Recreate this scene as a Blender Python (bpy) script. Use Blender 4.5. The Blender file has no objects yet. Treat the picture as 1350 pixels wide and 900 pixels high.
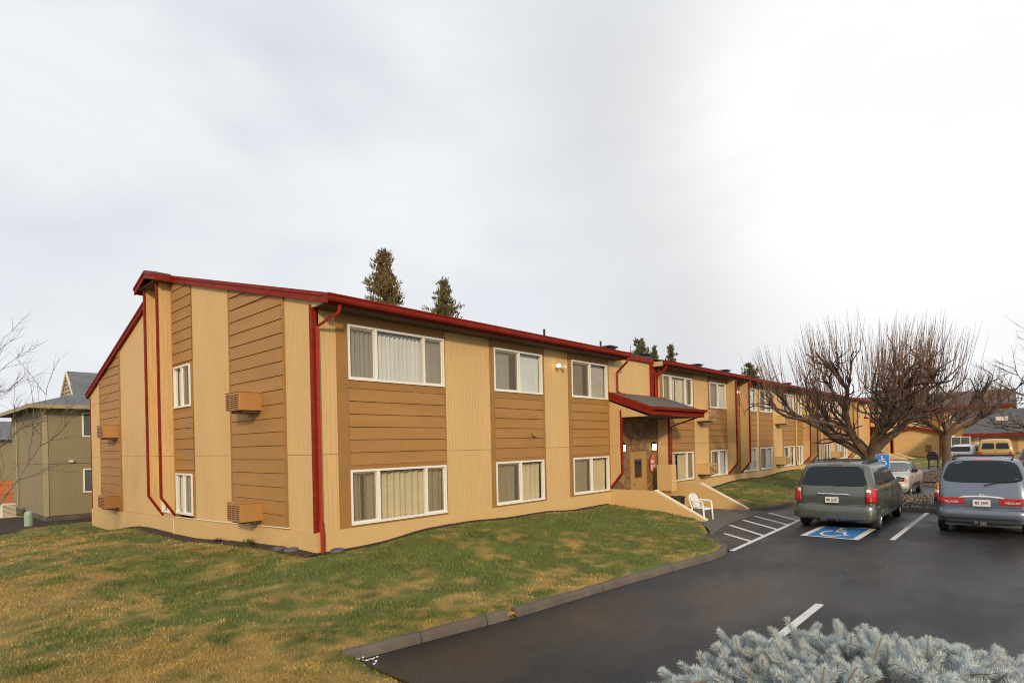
import bpy, bmesh, math, random
import numpy as np
from mathutils import Vector, Matrix
random.seed(7)
rng = np.random.default_rng(11)
sc = bpy.context.scene
COL = sc.collection
R = math.radians
PI = math.pi

# ------------------------------------------------------------------ helpers
class MB:
    """collects geometry and links it as ONE mesh object"""
    def __init__(self):
        self.v = []; self.f = []; self.mi = []
    def add(self, vs, fs, mi=0):
        o = len(self.v)
        self.v += [tuple(p) for p in vs]
        for f in fs:
            self.f.append(tuple(o + i for i in f)); self.mi.append(mi)
        return self
    def box(self, x0, x1, y0, y1, z0, z1, mi=0):
        if x0 > x1: x0, x1 = x1, x0
        if y0 > y1: y0, y1 = y1, y0
        if z0 > z1: z0, z1 = z1, z0
        vs = [(x0,y0,z0),(x1,y0,z0),(x1,y1,z0),(x0,y1,z0),(x0,y0,z1),(x1,y0,z1),(x1,y1,z1),(x0,y1,z1)]
        return self.add(vs, [(0,3,2,1),(4,5,6,7),(0,1,5,4),(1,2,6,5),(2,3,7,6),(3,0,4,7)], mi)
    def quad(self, a, b, c, d, mi=0):
        return self.add([a,b,c,d], [(0,1,2,3)], mi)
    def prism(self, poly, d, mi=0):
        """poly: list of 3D points (planar), d: extrusion vector"""
        n = len(poly); d = Vector(d)
        vs = [Vector(p) for p in poly] + [Vector(p) + d for p in poly]
        fs = [tuple(range(n-1,-1,-1)), tuple(range(n, 2*n))]
        for i in range(n):
            j = (i+1) % n
            fs.append((i, j, n+j, n+i))
        return self.add(vs, fs, mi)
    def tube(self, pts, rads, sides=6, mi=0, cap=True):
        pts = [Vector(p) for p in pts]
        if not hasattr(rads, '__len__'): rads = [rads]*len(pts)
        vs = []; fs = []
        n = len(pts); up = None
        for i, p in enumerate(pts):
            t = (pts[min(i+1,n-1)] - pts[max(i-1,0)])
            if t.length < 1e-9: t = Vector((0,0,1))
            t.normalize()
            if up is None:
                up = Vector((0,0,1)) if abs(t.z) < .9 else Vector((1,0,0))
            a = t.cross(up)
            if a.length < 1e-6: a = t.orthogonal()
            a.normalize(); b = a.cross(t).normalized(); up = b
            for k in range(sides):
                an = 2*PI*k/sides
                vs.append(p + (a*math.cos(an) + b*math.sin(an))*rads[i])
        for i in range(n-1):
            for k in range(sides):
                k2 = (k+1) % sides
                fs.append((i*sides+k, (i+1)*sides+k, (i+1)*sides+k2, i*sides+k2))
        if cap:
            fs.append(tuple(range(sides))); fs.append(tuple((n-1)*sides + k for k in range(sides-1,-1,-1)))
        return self.add(vs, fs, mi)
    def lathe(self, prof, c, axis='z', seg=24, mi=0):
        """prof: (r, h) list, revolved round axis through c"""
        vs = []; fs = []; n = len(prof)
        for k in range(seg):
            an = 2*PI*k/seg; ca, sa = math.cos(an), math.sin(an)
            for r, h in prof:
                if axis == 'z': p = (r*ca, r*sa, h)
                elif axis == 'y': p = (r*ca, h, r*sa)
                else: p = (h, r*ca, r*sa)
                vs.append((c[0]+p[0], c[1]+p[1], c[2]+p[2]))
        for k in range(seg):
            k2 = (k+1) % seg
            for i in range(n-1):
                fs.append((k*n+i, k2*n+i, k2*n+i+1, k*n+i+1))
        return self.add(vs, fs, mi)
    def build(self, name, mats, parent=None, smooth=False, bevel=0, angle=35, fix=True):
        me = bpy.data.meshes.new(name)
        me.from_pydata([tuple(p) for p in self.v], [], self.f)
        if not isinstance(mats, (list, tuple)): mats = [mats]
        for m in mats: me.materials.append(m)
        if len(mats) > 1: me.polygons.foreach_set('material_index', self.mi)
        if fix:
            bm = bmesh.new(); bm.from_mesh(me)
            bmesh.ops.recalc_face_normals(bm, faces=bm.faces)
            bm.to_mesh(me); bm.free()
        if smooth:
            me.polygons.foreach_set('use_smooth', [True]*len(me.polygons))
            me.set_sharp_from_angle(angle=R(angle))
        me.update()
        o = bpy.data.objects.new(name, me); COL.objects.link(o)
        if parent: o.parent = parent
        if bevel:
            md = o.modifiers.new('bevel', 'BEVEL'); md.width = bevel; md.segments = 2; md.limit_method = 'ANGLE'; md.angle_limit = R(40)
        return o

def tag(o, label=None, cat=None, group=None, kind=None):
    if label: o['label'] = label
    if cat: o['category'] = cat
    if group: o['group'] = group
    if kind: o['kind'] = kind
    return o
def thing(name, label, cat, loc=(0,0,0), rz=0, group=None):
    o = bpy.data.objects.new(name, None); COL.objects.link(o)
    o.location = loc; o.rotation_euler = (0,0,rz); o.empty_display_size = .2
    return tag(o, label, cat, group)
def struct(o): return tag(o, kind='structure')
def kids(o): return [c for c in bpy.data.objects if c.parent == o]
def copy_tree(o, parent=None):
    c = o.copy(); COL.objects.link(c)
    if parent: c.parent = parent
    for ch in kids(o): copy_tree(ch, c)
    return c

# ------------------------------------------------------------------ numpy value noise
_P = rng.random((256,256))
def vnoise(x, y, s):
    x = np.asarray(x)/s + 100.3; y = np.asarray(y)/s + 57.7
    xi = np.floor(x).astype(int); yi = np.floor(y).astype(int)
    fx = x-xi; fy = y-yi; fx = fx*fx*(3-2*fx); fy = fy*fy*(3-2*fy)
    g = lambda a,b: _P[a % 256, b % 256]
    return (g(xi,yi)*(1-fx)+g(xi+1,yi)*fx)*(1-fy) + (g(xi,yi+1)*(1-fx)+g(xi+1,yi+1)*fx)*fy

# ------------------------------------------------------------------ materials
class NT:
    def __init__(self, name):
        self.m = bpy.data.materials.new(name); self.m.use_nodes = True
        self.t = self.m.node_tree; self.n = self.t.nodes
        self.b = self.n['Principled BSDF']; self.out = self.n['Material Output']
    def node(self, ty, **kw):
        n = self.n.new(ty)
        for k, v in kw.items(): setattr(n, k, v)
        return n
    def L(self, a, b): self.t.links.new(a, b)
    def val(self, s, v):
        if isinstance(v, bpy.types.NodeSocket): self.L(v, s)
        else: s.default_value = v
    def math(self, op, a, b=0, clamp=False):
        n = self.node('ShaderNodeMath', operation=op, use_clamp=clamp); self.val(n.inputs[0], a); self.val(n.inputs[1], b); return n.outputs[0]
    def pos(self):
        return self.node('ShaderNodeNewGeometry').outputs['Position']
    def obj(self):
        return self.node('ShaderNodeTexCoord').outputs['Object']
    def sep(self, v):
        n = self.node('ShaderNodeSeparateXYZ'); self.L(v, n.inputs[0]); return n.outputs
    def noise(self, v, scale, detail=4, rough=.6, col=False, dist=0):
        n = self.node('ShaderNodeTexNoise'); self.L(v, n.inputs['Vector'])
        n.inputs['Scale'].default_value = scale; n.inputs['Detail'].default_value = detail; n.inputs['Roughness'].default_value = rough
        n.inputs['Distortion'].default_value = dist
        return n.outputs['Color' if col else 'Fac']
    def scalev(self, v, s):
        n = self.node('ShaderNodeMapping'); self.L(v, n.inputs[0]); n.inputs['Scale'].default_value = s; return n.outputs[0]
    def ramp(self, f, stops, interp='LINEAR'):
        n = self.node('ShaderNodeValToRGB'); self.L(f, n.inputs[0]); cr = n.color_ramp; cr.interpolation = interp
        while len(cr.elements) < len(stops): cr.elements.new(.5)
        for e, (p, c) in zip(cr.elements, stops):
            e.position = p; e.color = (*c, 1) if len(c) == 3 else c
        return n.outputs[0]
    def mix(self, f, a, b, mode='MIX'):
        n = self.node('ShaderNodeMix', data_type='RGBA', blend_type=mode)
        self.val(n.inputs[0], f)
        for s, v in ((n.inputs[6], a), (n.inputs[7], b)):
            if isinstance(v, (tuple, list)) and len(v) == 3: v = (*v, 1)
            self.val(s, v)
        return n.outputs[2]
    def bump(self, h, strength=.3, dist=.01):
        n = self.node('ShaderNodeBump'); self.L(h, n.inputs['Height']); n.inputs['Strength'].default_value = strength; n.inputs['Distance'].default_value = dist
        self.L(n.outputs[0], self.b.inputs['Normal']); return n
    def base(self, c): 
        if isinstance(c, (tuple, list)) and len(c) == 3: c = (*c, 1)
        self.val(self.b.inputs['Base Color'], c)
    def rough(self, r): self.val(self.b.inputs['Roughness'], r)
    def set(self, **kw):
        for k, v in kw.items(): self.b.inputs[k.replace('_', ' ')].default_value = v

def mat_simple(name, c, rough=.6, var=.12, scale=6, metal=0, coat=0, bump=0, bscale=60):
    k = NT(name); p = k.pos()
    n = k.noise(p, scale, 5, .65)
    k.base(k.mix(n, tuple(x*(1-var) for x in c), tuple(min(1, x*(1+var)) for x in c)))
    k.rough(k.math('ADD', k.math('MULTIPLY', k.noise(p, scale*3.1), .2), rough-.1))
    k.set(Metallic=metal)
    if coat: k.set(Coat_Weight=coat, Coat_Roughness=.06)
    if bump: k.bump(k.noise(p, bscale, 3), bump, .004)
    return k.m

def mat_siding(name, c, joint=2.28):
    """painted grooved plywood: fine vertical grooves and a sheet joint between the storeys"""
    k = NT(name); p = k.pos(); s = k.sep(p)
    u = k.math('ADD', s[0], s[1])
    fr = k.math('FRACT', k.math('DIVIDE', k.math('ADD', u, 500.03), .1016))
    g = k.math('LESS_THAN', fr, .075)
    dz = k.math('ABSOLUTE', k.math('SUBTRACT', s[2], joint))
    j = k.math('LESS_THAN', dz, .007)
    line = k.math('MAXIMUM', k.math('MULTIPLY', g, .42), k.math('MULTIPLY', j, .8))
    n1 = k.noise(k.scalev(p, (1,1,.25)), 1.3, 5, .6)
    n2 = k.noise(k.scalev(p, (9,9,.6)), 3, 5, .7)
    c0 = k.mix(n1, tuple(x*.84 for x in c), tuple(x*1.12 for x in c))
    c0 = k.mix(k.ramp(n2, [(.42,(0,0,0)),(.75,(.55,.55,.55))]), c0, tuple(x*.68 for x in c))
    # splash-back dirt low on the wall, drip stains
    k.base(k.mix(line, c0, tuple(x*.35 for x in c)))
    k.rough(.72)
    h = k.math('SUBTRACT', k.math('MULTIPLY', n2, .25), line)
    k.bump(h, .5, .006)
    return k.m

def mat_board(name, c):
    k = NT(name); p = k.pos()
    n1 = k.noise(k.scalev(p, (.6,.6,3.4)), 1.2, 4, .5)
    n2 = k.noise(k.scalev(p, (2,2,24)), 5, 5, .7)
    c0 = k.mix(n1, tuple(x*.86 for x in c), tuple(x*1.12 for x in c))
    k.base(k.mix(k.ramp(n2, [(.4,(0,0,0)),(.8,(.4,.4,.4))]), c0, tuple(x*.7 for x in c)))
    k.rough(.68); k.bump(n2, .25, .004)
    # each board weathers a little differently and the boards butt together at odd places
    s = k.sep(p); row = k.math('FLOOR', k.math('DIVIDE', s[2], .2948)); u = k.math('ADD', k.math('DIVIDE', k.math('ADD', s[0], s[1]), 2.1), k.math('MULTIPLY', row, .377))
    wn_ = k.node('ShaderNodeTexWhiteNoise', noise_dimensions='2D'); cx = k.node('ShaderNodeCombineXYZ'); k.L(row, cx.inputs[0]); k.L(k.math('FLOOR', u), cx.inputs[1]); k.L(cx.outputs[0], wn_.inputs['Vector'])
    src = k.b.inputs['Base Color'].links[0].from_socket
    tone = k.mix(wn_.outputs['Value'], (.955,.955,.96), (1.04,1.04,1.035)); c1 = k.mix(1.0, src, tone, 'MULTIPLY')
    jt = k.math('LESS_THAN', k.math('FRACT', u), .0028); k.base(k.mix(k.math('MULTIPLY', jt, .35), c1, tuple(x*.3 for x in c)))
    return k.m

def mat_stone(name):
    k = NT(name); p = k.pos()
    w = k.mix(.12, p, k.noise(p, 3, 2, .5, col=True))
    def vor(feat, sc_):
        n = k.node('ShaderNodeTexVoronoi', feature=feat); k.L(w, n.inputs['Vector']); n.inputs['Scale'].default_value = sc_; return n
    v = vor('F1', 3.9); e = vor('DISTANCE_TO_EDGE', 3.9)
    hue = k.sep(v.outputs['Color'])[0]
    c = k.ramp(hue, [(0,(.22,.12,.045)),(.3,(.38,.22,.075)),(.55,(.26,.15,.055)),(.8,(.46,.28,.10)),(1,(.18,.10,.045))])
    c = k.mix(k.math('MULTIPLY', k.noise(p, 14, 6, .7), .7), c, (.10,.065,.035))
    edge = k.ramp(e.outputs['Distance'], [(0,(.8,.8,.8)),(.02,(.6,.6,.6)),(.04,(0,0,0))])
    k.base(k.mix(edge, c, (.12,.08,.045)))
    k.rough(.8)
    hh = k.math('ADD', k.math('MULTIPLY', k.noise(p, 22, 5), .35), k.ramp(e.outputs['Distance'], [(0,(0,0,0)),(.12,(1,1,1))]))
    k.bump(hh, .8, .03)
    return k.m

def mat_shingle(name, c):
    k = NT(name); p = k.pos(); s = k.sep(p)
    row = k.math('FRACT', k.math('DIVIDE', k.math('ADD', s[2], 50), .036))
    n = k.noise(p, 34, 3, .7); n2 = k.noise(p, .9, 4)
    br = k.node('ShaderNodeTexVoronoi'); k.L(k.scalev(p, (4,4,26)), br.inputs['Vector']); br.inputs['Scale'].default_value = 1
    tab = k.sep(br.outputs['Color'])[0]
    c0 = k.mix(tab, tuple(x*.6 for x in c), tuple(x*1.35 for x in c))
    c0 = k.mix(k.math('MULTIPLY', n, .6), c0, tuple(x*.5 for x in c))
    c0 = k.mix(k.math('MULTIPLY', n2, .5), c0, tuple(x*1.25 for x in c))
    k.base(k.mix(k.math('LESS_THAN', row, .13), c0, tuple(x*.35 for x in c)))
    k.rough(.9); k.bump(n, .5, .01)
    return k.m

def mat_glass(name, tint=(.9,.95,.95), refl=.12, opac=0, col=(.02,.025,.03)):
    """thin window glass: fresnel reflection over a see-through pane"""
    k = NT(name); k.n.remove(k.b)
    lw = k.node('ShaderNodeLayerWeight'); lw.inputs[0].default_value = .5
    gl = k.node('ShaderNodeBsdfGlossy'); gl.inputs['Roughness'].default_value = .015
    tr = k.node('ShaderNodeBsdfTransparent'); tr.inputs[0].default_value = (*tint, 1)
    p = k.pos()
    nz = k.noise(p, 1.1, 2)
    bm_ = k.node('ShaderNodeBump'); k.L(nz, bm_.inputs['Height']); bm_.inputs['Strength'].default_value = .12; bm_.inputs['Distance'].default_value = .02
    k.L(bm_.outputs[0], gl.inputs['Normal'])
    body = tr.outputs[0]
    if opac:
        df = k.node('ShaderNodeBsdfDiffuse'); df.inputs[0].default_value = (*col, 1)
        mx = k.node('ShaderNodeMixShader'); mx.inputs[0].default_value = opac
        k.L(tr.outputs[0], mx.inputs[1]); k.L(df.outputs[0], mx.inputs[2]); body = mx.outputs[0]
    f = k.math('ADD', k.math('MULTIPLY', k.math('POWER', lw.outputs['Facing'], 5.0), .95), refl, clamp=True)
    m2 = k.node('ShaderNodeMixShader'); k.L(f, m2.inputs[0]); k.L(body, m2.inputs[1]); k.L(gl.outputs[0], m2.inputs[2])
    k.L(m2.outputs[0], k.out.inputs[0])
    return k.m

def mat_screen(name):
    k = NT(name); k.n.remove(k.b)
    df = k.node('ShaderNodeBsdfDiffuse'); df.inputs[0].default_value = (.23,.19,.13,1)
    tr = k.node('ShaderNodeBsdfTransparent')
    mx = k.node('ShaderNodeMixShader'); mx.inputs[0].default_value = .45
    k.L(tr.outputs[0], mx.inputs[1]); k.L(df.outputs[0], mx.inputs[2]); k.L(mx.outputs[0], k.out.inputs[0])
    return k.m

def mat_emit(name, c, s):
    k = NT(name); k.base(c); k.b.inputs['Emission Color'].default_value = (*c, 1); k.b.inputs['Emission Strength'].default_value = s
    return k.m

def mat_paint(name, c, metal=.55, rough=.32, dirt=.25, dirtc=(.12,.1,.075)):
    """car paint: clear-coated metallic with road grime low on the body"""
    k = NT(name); p = k.pos(); s = k.sep(p)
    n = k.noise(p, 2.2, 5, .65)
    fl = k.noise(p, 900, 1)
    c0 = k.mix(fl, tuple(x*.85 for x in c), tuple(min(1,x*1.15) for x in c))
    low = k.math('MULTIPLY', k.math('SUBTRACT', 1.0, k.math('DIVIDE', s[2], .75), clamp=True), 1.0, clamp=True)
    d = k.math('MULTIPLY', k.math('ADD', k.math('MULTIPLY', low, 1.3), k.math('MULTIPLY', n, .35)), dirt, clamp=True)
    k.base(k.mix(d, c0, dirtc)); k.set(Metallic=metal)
    k.rough(k.math('ADD', k.math('MULTIPLY', d, .35), rough))
    k.set(Coat_Weight=.8, Coat_Roughness=.07)
    return k.m

def mat_asphalt(name):
    k = NT(name); p = k.pos()
    big = k.noise(p, .22, 5, .6); mid = k.noise(k.scalev(p, (1,.35,1)), 1.1, 5, .65); fine = k.noise(p, 85, 2, .8); agg = k.node('ShaderNodeTexVoronoi'); k.L(p, agg.inputs['Vector']); agg.inputs['Scale'].default_value = 130
    c = k.mix(k.ramp(big, [(.35,(0,0,0)),(.65,(1,1,1))]), (.009,.009,.0105), (.023,.022,.023))
    dust = k.ramp(k.noise(p, .33, 4, .55), [(.52,(0,0,0)),(.72,(.75,.75,.75))])
    c = k.mix(dust, c, (.047,.040,.033))
    c = k.mix(k.ramp(mid, [(.55,(0,0,0)),(.8,(.45,.45,.45))]), c, (.012,.012,.013))
    c = k.mix(k.ramp(fine, [(.5,(0,0,0)),(.75,(.55,.55,.55))]), c, (.058,.057,.056))
    sp = k.ramp(k.sep(agg.outputs['Color'])[0], [(.93,(0,0,0)),(.97,(1,1,1))])
    c = k.mix(k.math('MULTIPLY', sp, .35), c, (.16,.155,.15))
    # oil drips, hairline cracks and pale scuffs
    oil = k.ramp(k.noise(p, .85, 3, .5), [(.66,(0,0,0)),(.74,(.8,.8,.8))]); c = k.mix(oil, c, (.010,.010,.011))
    cv = k.node('ShaderNodeTexVoronoi', feature='DISTANCE_TO_EDGE'); k.L(k.mix(.10, p, k.noise(p, 2.5, 4, .6, col=True)), cv.inputs['Vector']); cv.inputs['Scale'].default_value = .21
    crk = k.math('MULTIPLY', k.math('LESS_THAN', cv.outputs['Distance'], .0022), k.ramp(k.noise(p, .3, 2), [(.45,(0,0,0)),(.55,(.8,.8,.8))])); c = k.mix(crk, c, (.006,.006,.006))
    scf = k.ramp(k.noise(k.scalev(p, (.35,2.2,1)), 1.5, 5, .7), [(.66,(0,0,0)),(.82,(.5,.5,.5))]); c = k.mix(scf, c, (.10,.098,.095))
    k.base(c)
    k.rough(k.ramp(k.noise(k.scalev(p, (.5,1,1)), .45, 5, .6), [(.36,(.15,.15,.15)),(.60,(.62,.62,.62))]))
    k.set(Specular_IOR_Level=.48)
    k.bump(k.math('ADD', k.math('MULTIPLY', fine, .6), k.math('MULTIPLY', agg.outputs['Distance'], .6)), .55, .006)
    return k.m

def mat_linepaint(name, c=(.62,.62,.60), wear=.55):
    k = NT(name); p = k.pos()
    n = k.noise(p, 26, 5, .75); n2 = k.noise(p, 3.5, 4)
    w = k.ramp(k.math('ADD', k.math('MULTIPLY', n, .65), k.math('MULTIPLY', n2, .35)), [(wear,(0,0,0)),(wear+.09,(.85,.85,.85))])
    k.base(k.mix(w, tuple(c), (.06,.058,.056))); k.rough(.6); k.bump(n, .4, .003)
    return k.m

def mat_attr(name, rough=.85, fine=0, fscale=60, sheen=0, trans=0):
    k = NT(name); a = k.node('ShaderNodeAttribute', attribute_name='Col'); c = a.outputs['Color']
    if fine:
        p = k.pos(); n = k.noise(p, fscale, 4, .8)
        c = k.mix(k.ramp(n, [(.3,(0,0,0)),(.75,(fine,fine,fine))]), c, (.045,.03,.015)); k.bump(n, .9, .03)
    k.base(c); k.rough(rough)
    return k.m

def mat_bark(name, c=(.10,.07,.045), c2=(.22,.15,.085)):
    k = NT(name); p = k.pos()
    n = k.noise(k.scalev(p, (1,1,.35)), 7, 6, .7); n2 = k.noise(p, 1.7, 4)
    k.base(k.mix(k.ramp(n2, [(.35,(0,0,0)),(.7,(1,1,1))]), k.mix(n, tuple(x*.5 for x in c), c), k.mix(n, c, c2)))
    k.rough(.9); k.bump(n, .9, .04)
    return k.m

def mat_gravel(name, a, b, scale=26):
    k = NT(name); p = k.pos()
    v = k.node('ShaderNodeTexVoronoi'); k.L(p, v.inputs['Vector']); v.inputs['Scale'].default_value = scale
    c = k.mix(k.sep(v.outputs['Color'])[0], a, b)
    k.base(k.mix(k.ramp(v.outputs['Distance'], [(.35,(0,0,0)),(.8,(1,1,1))]), c, tuple(x*.25 for x in a)))
    k.rough(.9); k.bump(k.math('SUBTRACT', 1, v.outputs['Distance']), 1, .03)
    return k.m

def mat_concrete(name, c=(.25,.23,.2)):
    k = NT(name); p = k.pos()
    n = k.noise(p, 2.3, 6, .7); f = k.noise(p, 60, 3, .7)
    c0 = k.mix(k.ramp(n, [(.3,(0,0,0)),(.7,(1,1,1))]), tuple(x*.55 for x in c), tuple(x*1.15 for x in c))
    k.base(k.mix(k.math('MULTIPLY', f, .5), c0, tuple(x*.6 for x in c))); k.rough(.85); k.bump(f, .5, .005)
    return k.m

M = {}
CREAM = (.665,.435,.185)
M['cream'] = mat_siding('cream_siding', CREAM)
M['brown'] = mat_board('brown_boards', (.375,.19,.053))
M['browntrim'] = mat_board('brown_trim', (.335,.165,.042))
M['found'] = mat_simple('tan_foundation_paint', (.60,.40,.165), .8, .1, 2.5, bump=.35, bscale=45)
M['stucco'] = mat_simple('tan_wall_paint', (.64,.42,.17), .75, .09, 2, bump=.3, bscale=40)
M['wallcap'] = mat_simple('pale_wall_cap', (.78,.66,.47), .7, .1, 4)
M['red'] = mat_simple('red_trim_paint', (.215,.016,.007), .62, .3, 1.6)
M['redlight'] = mat_simple('red_downspout_paint', (.29,.024,.009), .6, .12, 3)
for _n in ('red','redlight'): M[_n].node_tree.nodes['Principled BSDF'].inputs['Specular IOR Level'].default_value = .15
for _n in ('red','redlight'):                                         # gutter joints and chalky, faded patches
    k = NT('tmp'); bpy.data.materials.remove(k.m); k.m = M[_n]; k.t = k.m.node_tree; k.n = k.t.nodes; k.b = k.n['Principled BSDF']
    p = k.pos(); s = k.sep(p); src = k.b.inputs['Base Color'].links[0].from_socket
    jt = k.math('LESS_THAN', k.math('FRACT', k.math('DIVIDE', k.math('ADD', s[0], k.math('ADD', s[1], 50.4)), 3.05)), .006)
    fade = k.ramp(k.noise(k.scalev(p, (.7,.7,2.5)), 2.2, 6, .7), [(.48,(0,0,0)),(.72,(.5,.5,.5))])
    k.base(k.mix(k.math('MULTIPLY', jt, .6), k.mix(fade, src, (.33,.055,.03)), (.05,.008,.005)))
M['soffit'] = mat_simple('soffit_paint_shaded', (.075,.050,.034), .8, .25, 2)  # dark brown paint, deepened further to carry the shade under the eaves
M['shingle'] = mat_shingle('roof_shingle', (.115,.10,.088))
M['stone'] = mat_stone('flagstone_cladding')
M['white'] = mat_simple('white_vinyl', (.80,.76,.68), .45, .05, 5)
M['whiteplastic'] = mat_simple('white_plastic', (.80,.79,.75), .35, .05, 5)
M['glass'] = mat_glass('window_glass', (.95,.97,.97), .075)
M['screen'] = mat_screen('insect_screen')
M['blind'] = mat_simple('white_blind', (.60,.60,.57), .6, .12, 2)
M['drape'] = mat_simple('cream_drape', (.55,.45,.27), .8, .22, 1.7)
M['drapegrey'] = mat_simple('grey_drape', (.42,.38,.31), .8, .22, 1.7)
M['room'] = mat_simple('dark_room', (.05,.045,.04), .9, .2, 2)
M['acbox'] = mat_simple('tan_metal_cabinet', (.43,.215,.065), .5, .12, 3)
M['accream'] = mat_simple('cream_metal_cabinet', (.66,.44,.19), .5, .1, 3)
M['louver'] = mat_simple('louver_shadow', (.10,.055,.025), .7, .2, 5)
M['door'] = mat_simple('tan_door_paint', (.43,.25,.085), .45, .1, 2)
M['chrome'] = mat_simple('chrome', (.78,.78,.78), .15, .03, 3, metal=1)
M['steel'] = mat_simple('brushed_steel', (.5,.5,.5), .4, .1, 8, metal=1)
M['black'] = mat_simple('black_plastic', (.018,.018,.019), .5, .2, 6)
M['rubber'] = mat_simple('tyre_rubber', (.022,.021,.02), .8, .3, 9, bump=.4)
M['lamp'] = mat_emit('lit_lamp', (1,.86,.6), 9)
M['lampw'] = mat_emit('lit_lantern', (1,.93,.80), 4)
M['signred'] = mat_simple('red_sign', (.42,.06,.05), .5, .08, 5)
M['signpale'] = mat_simple('pale_sign_print', (.72,.50,.40), .5, .05, 5)
M['asphalt'] = mat_asphalt('asphalt')
M['path'] = mat_simple('path_asphalt', (.105,.092,.08), .75, .3, 2.2, bump=.5, bscale=70)
M['line'] = mat_linepaint('worn_white_line', (.60,.60,.58), .56)
M['blue'] = mat_linepaint('worn_blue_paint', (.030,.16,.42), .53)
M['kerb'] = mat_concrete('kerb_concrete', (.135,.108,.082))
M['mulch'] = mat_gravel('bark_mulch', (.040,.025,.018), (.085,.05,.033), 24)
M['mulchpale'] = mat_gravel('pale_bark_mulch', (.10,.062,.045), (.22,.14,.10), 14)
M['gravel'] = mat_gravel('brown_gravel', (.13,.10,.075), (.36,.30,.24), 17)
M['bark'] = mat_bark('bark', (.12,.078,.045), (.26,.165,.085))
M['twig'] = mat_bark('twig_bark', (.25,.135,.08), (.40,.235,.14))
M['twigdark'] = mat_bark('dark_twig', (.085,.055,.042), (.20,.13,.085))
M['twiggrey'] = mat_bark('grey_twig', (.17,.135,.115), (.30,.245,.21))
M['conifer'] = mat_attr('conifer_foliage', .8)
M['grass'] = mat_attr('grass_blades', .75)
M['lawn'] = mat_attr('lawn_soil', .95, .55, 38)
M['needle'] = mat_attr('blue_needles', .6)
M['olive'] = mat_siding('olive_siding', (.27,.225,.125), -9)
M['olivetrim'] = mat_simple('olive_trim', (.34,.29,.17), .7, .1, 3)
M['greyshingle'] = mat_shingle('grey_shingle', (.15,.165,.18))
M['greyroof'] = mat_shingle('dark_grey_shingle', (.105,.10,.098))
M['fence'] = mat_board('cedar_fence', (.42,.13,.035))
M['utilgreen'] = mat_simple('pale_green_fibreglass', (.27,.36,.26), .5, .1, 3)
M['beige'] = mat_simple('beige_cabinet', (.66,.60,.48), .5, .06, 3)
M['signblue'] = mat_simple('blue_sign', (.05,.22,.62), .35, .05, 4)
M['signwhite'] = mat_simple('white_sign_print', (.82,.83,.84), .35, .04, 4)
M['taillight'] = mat_simple('red_lens', (.42,.012,.014), .15, .1, 9, coat=1)
M['amber'] = mat_simple('amber_lens', (.75,.22,.02), .15, .1, 9, coat=1)
M['clearlens'] = mat_simple('clear_lens', (.72,.70,.66), .12, .1, 9, coat=1)
M['darkred'] = mat_simple('dark_red_lens', (.12,.010,.012), .18, .1, 9, coat=1)
M['carglass'] = mat_glass('car_glass', (.30,.34,.36), .10, .72, (.012,.014,.017))
M['screenglass'] = mat_glass('windscreen_glass', (.55,.62,.62), .10, .35, (.03,.035,.035))
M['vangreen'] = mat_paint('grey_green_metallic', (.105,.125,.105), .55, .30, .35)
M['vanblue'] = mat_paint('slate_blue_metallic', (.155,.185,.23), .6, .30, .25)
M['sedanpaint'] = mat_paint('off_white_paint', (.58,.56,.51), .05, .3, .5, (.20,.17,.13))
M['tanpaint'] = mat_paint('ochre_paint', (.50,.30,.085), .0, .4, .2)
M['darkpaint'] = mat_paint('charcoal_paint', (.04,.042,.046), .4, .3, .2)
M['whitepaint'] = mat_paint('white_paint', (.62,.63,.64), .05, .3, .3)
M['plate'] = mat_simple('number_plate', (.70,.66,.60), .45, .12, 9)
M['ink'] = mat_simple('dark_ink', (.03,.025,.05), .5, .1, 9)
M['inkgreen'] = mat_simple('green_ink', (.20,.42,.32), .5, .1, 9)
M['palechrome'] = mat_simple('pale_badge', (.75,.68,.66), .3, .05, 9)
M['litter'] = mat_simple('white_chips', (.75,.73,.69), .7, .1, 9)
M['trimgrey'] = mat_simple('grey_trim', (.09,.09,.09), .55, .2, 5)
# ------------------------------------------------------------------ camera
CAM = Vector((-5.859, -10.422, 2.4)); YAW = .731; ROLL = .022
cd = bpy.data.cameras.new('camera'); cam = bpy.data.objects.new('camera', cd); COL.objects.link(cam); sc.camera = cam
fw = Vector((math.cos(YAW), math.sin(YAW), 0)); rt = Vector((math.sin(YAW), -math.cos(YAW), 0)); up = Vector((0,0,1))
r2 = rt*math.cos(ROLL) - up*math.sin(ROLL); u2 = up*math.cos(ROLL) + rt*math.sin(ROLL)
mw = Matrix((r2, u2, -fw)).transposed().to_4x4(); mw.translation = CAM
cam.matrix_world = mw
cd.sensor_fit = 'HORIZONTAL'; cd.sensor_width = 36; cd.lens = 762.83/1350*36
cd.shift_x = 0; cd.shift_y = (585.56-450)/1350
cd.clip_start = .05; cd.clip_end = 3000
sc.render.resolution_x = 1024; sc.render.resolution_y = 682

# ------------------------------------------------------------------ light
SUN_EL, SUN_AZ = R(21), math.atan2(-.64, -.77)          # the sun stands low behind the photographer
sdir = Vector((math.sin(SUN_AZ)*math.cos(SUN_EL), math.cos(SUN_AZ)*math.cos(SUN_EL), math.sin(SUN_EL)))
sl = bpy.data.lights.new('sun', 'SUN'); so = bpy.data.objects.new('sun', sl); COL.objects.link(so)
sl.energy = 2.6; sl.angle = R(5); sl.color = (1, .80, .56)
so.rotation_euler = (-sdir).to_track_quat('-Z', 'Y').to_euler(); so.location = (-20,-30,30)

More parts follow.
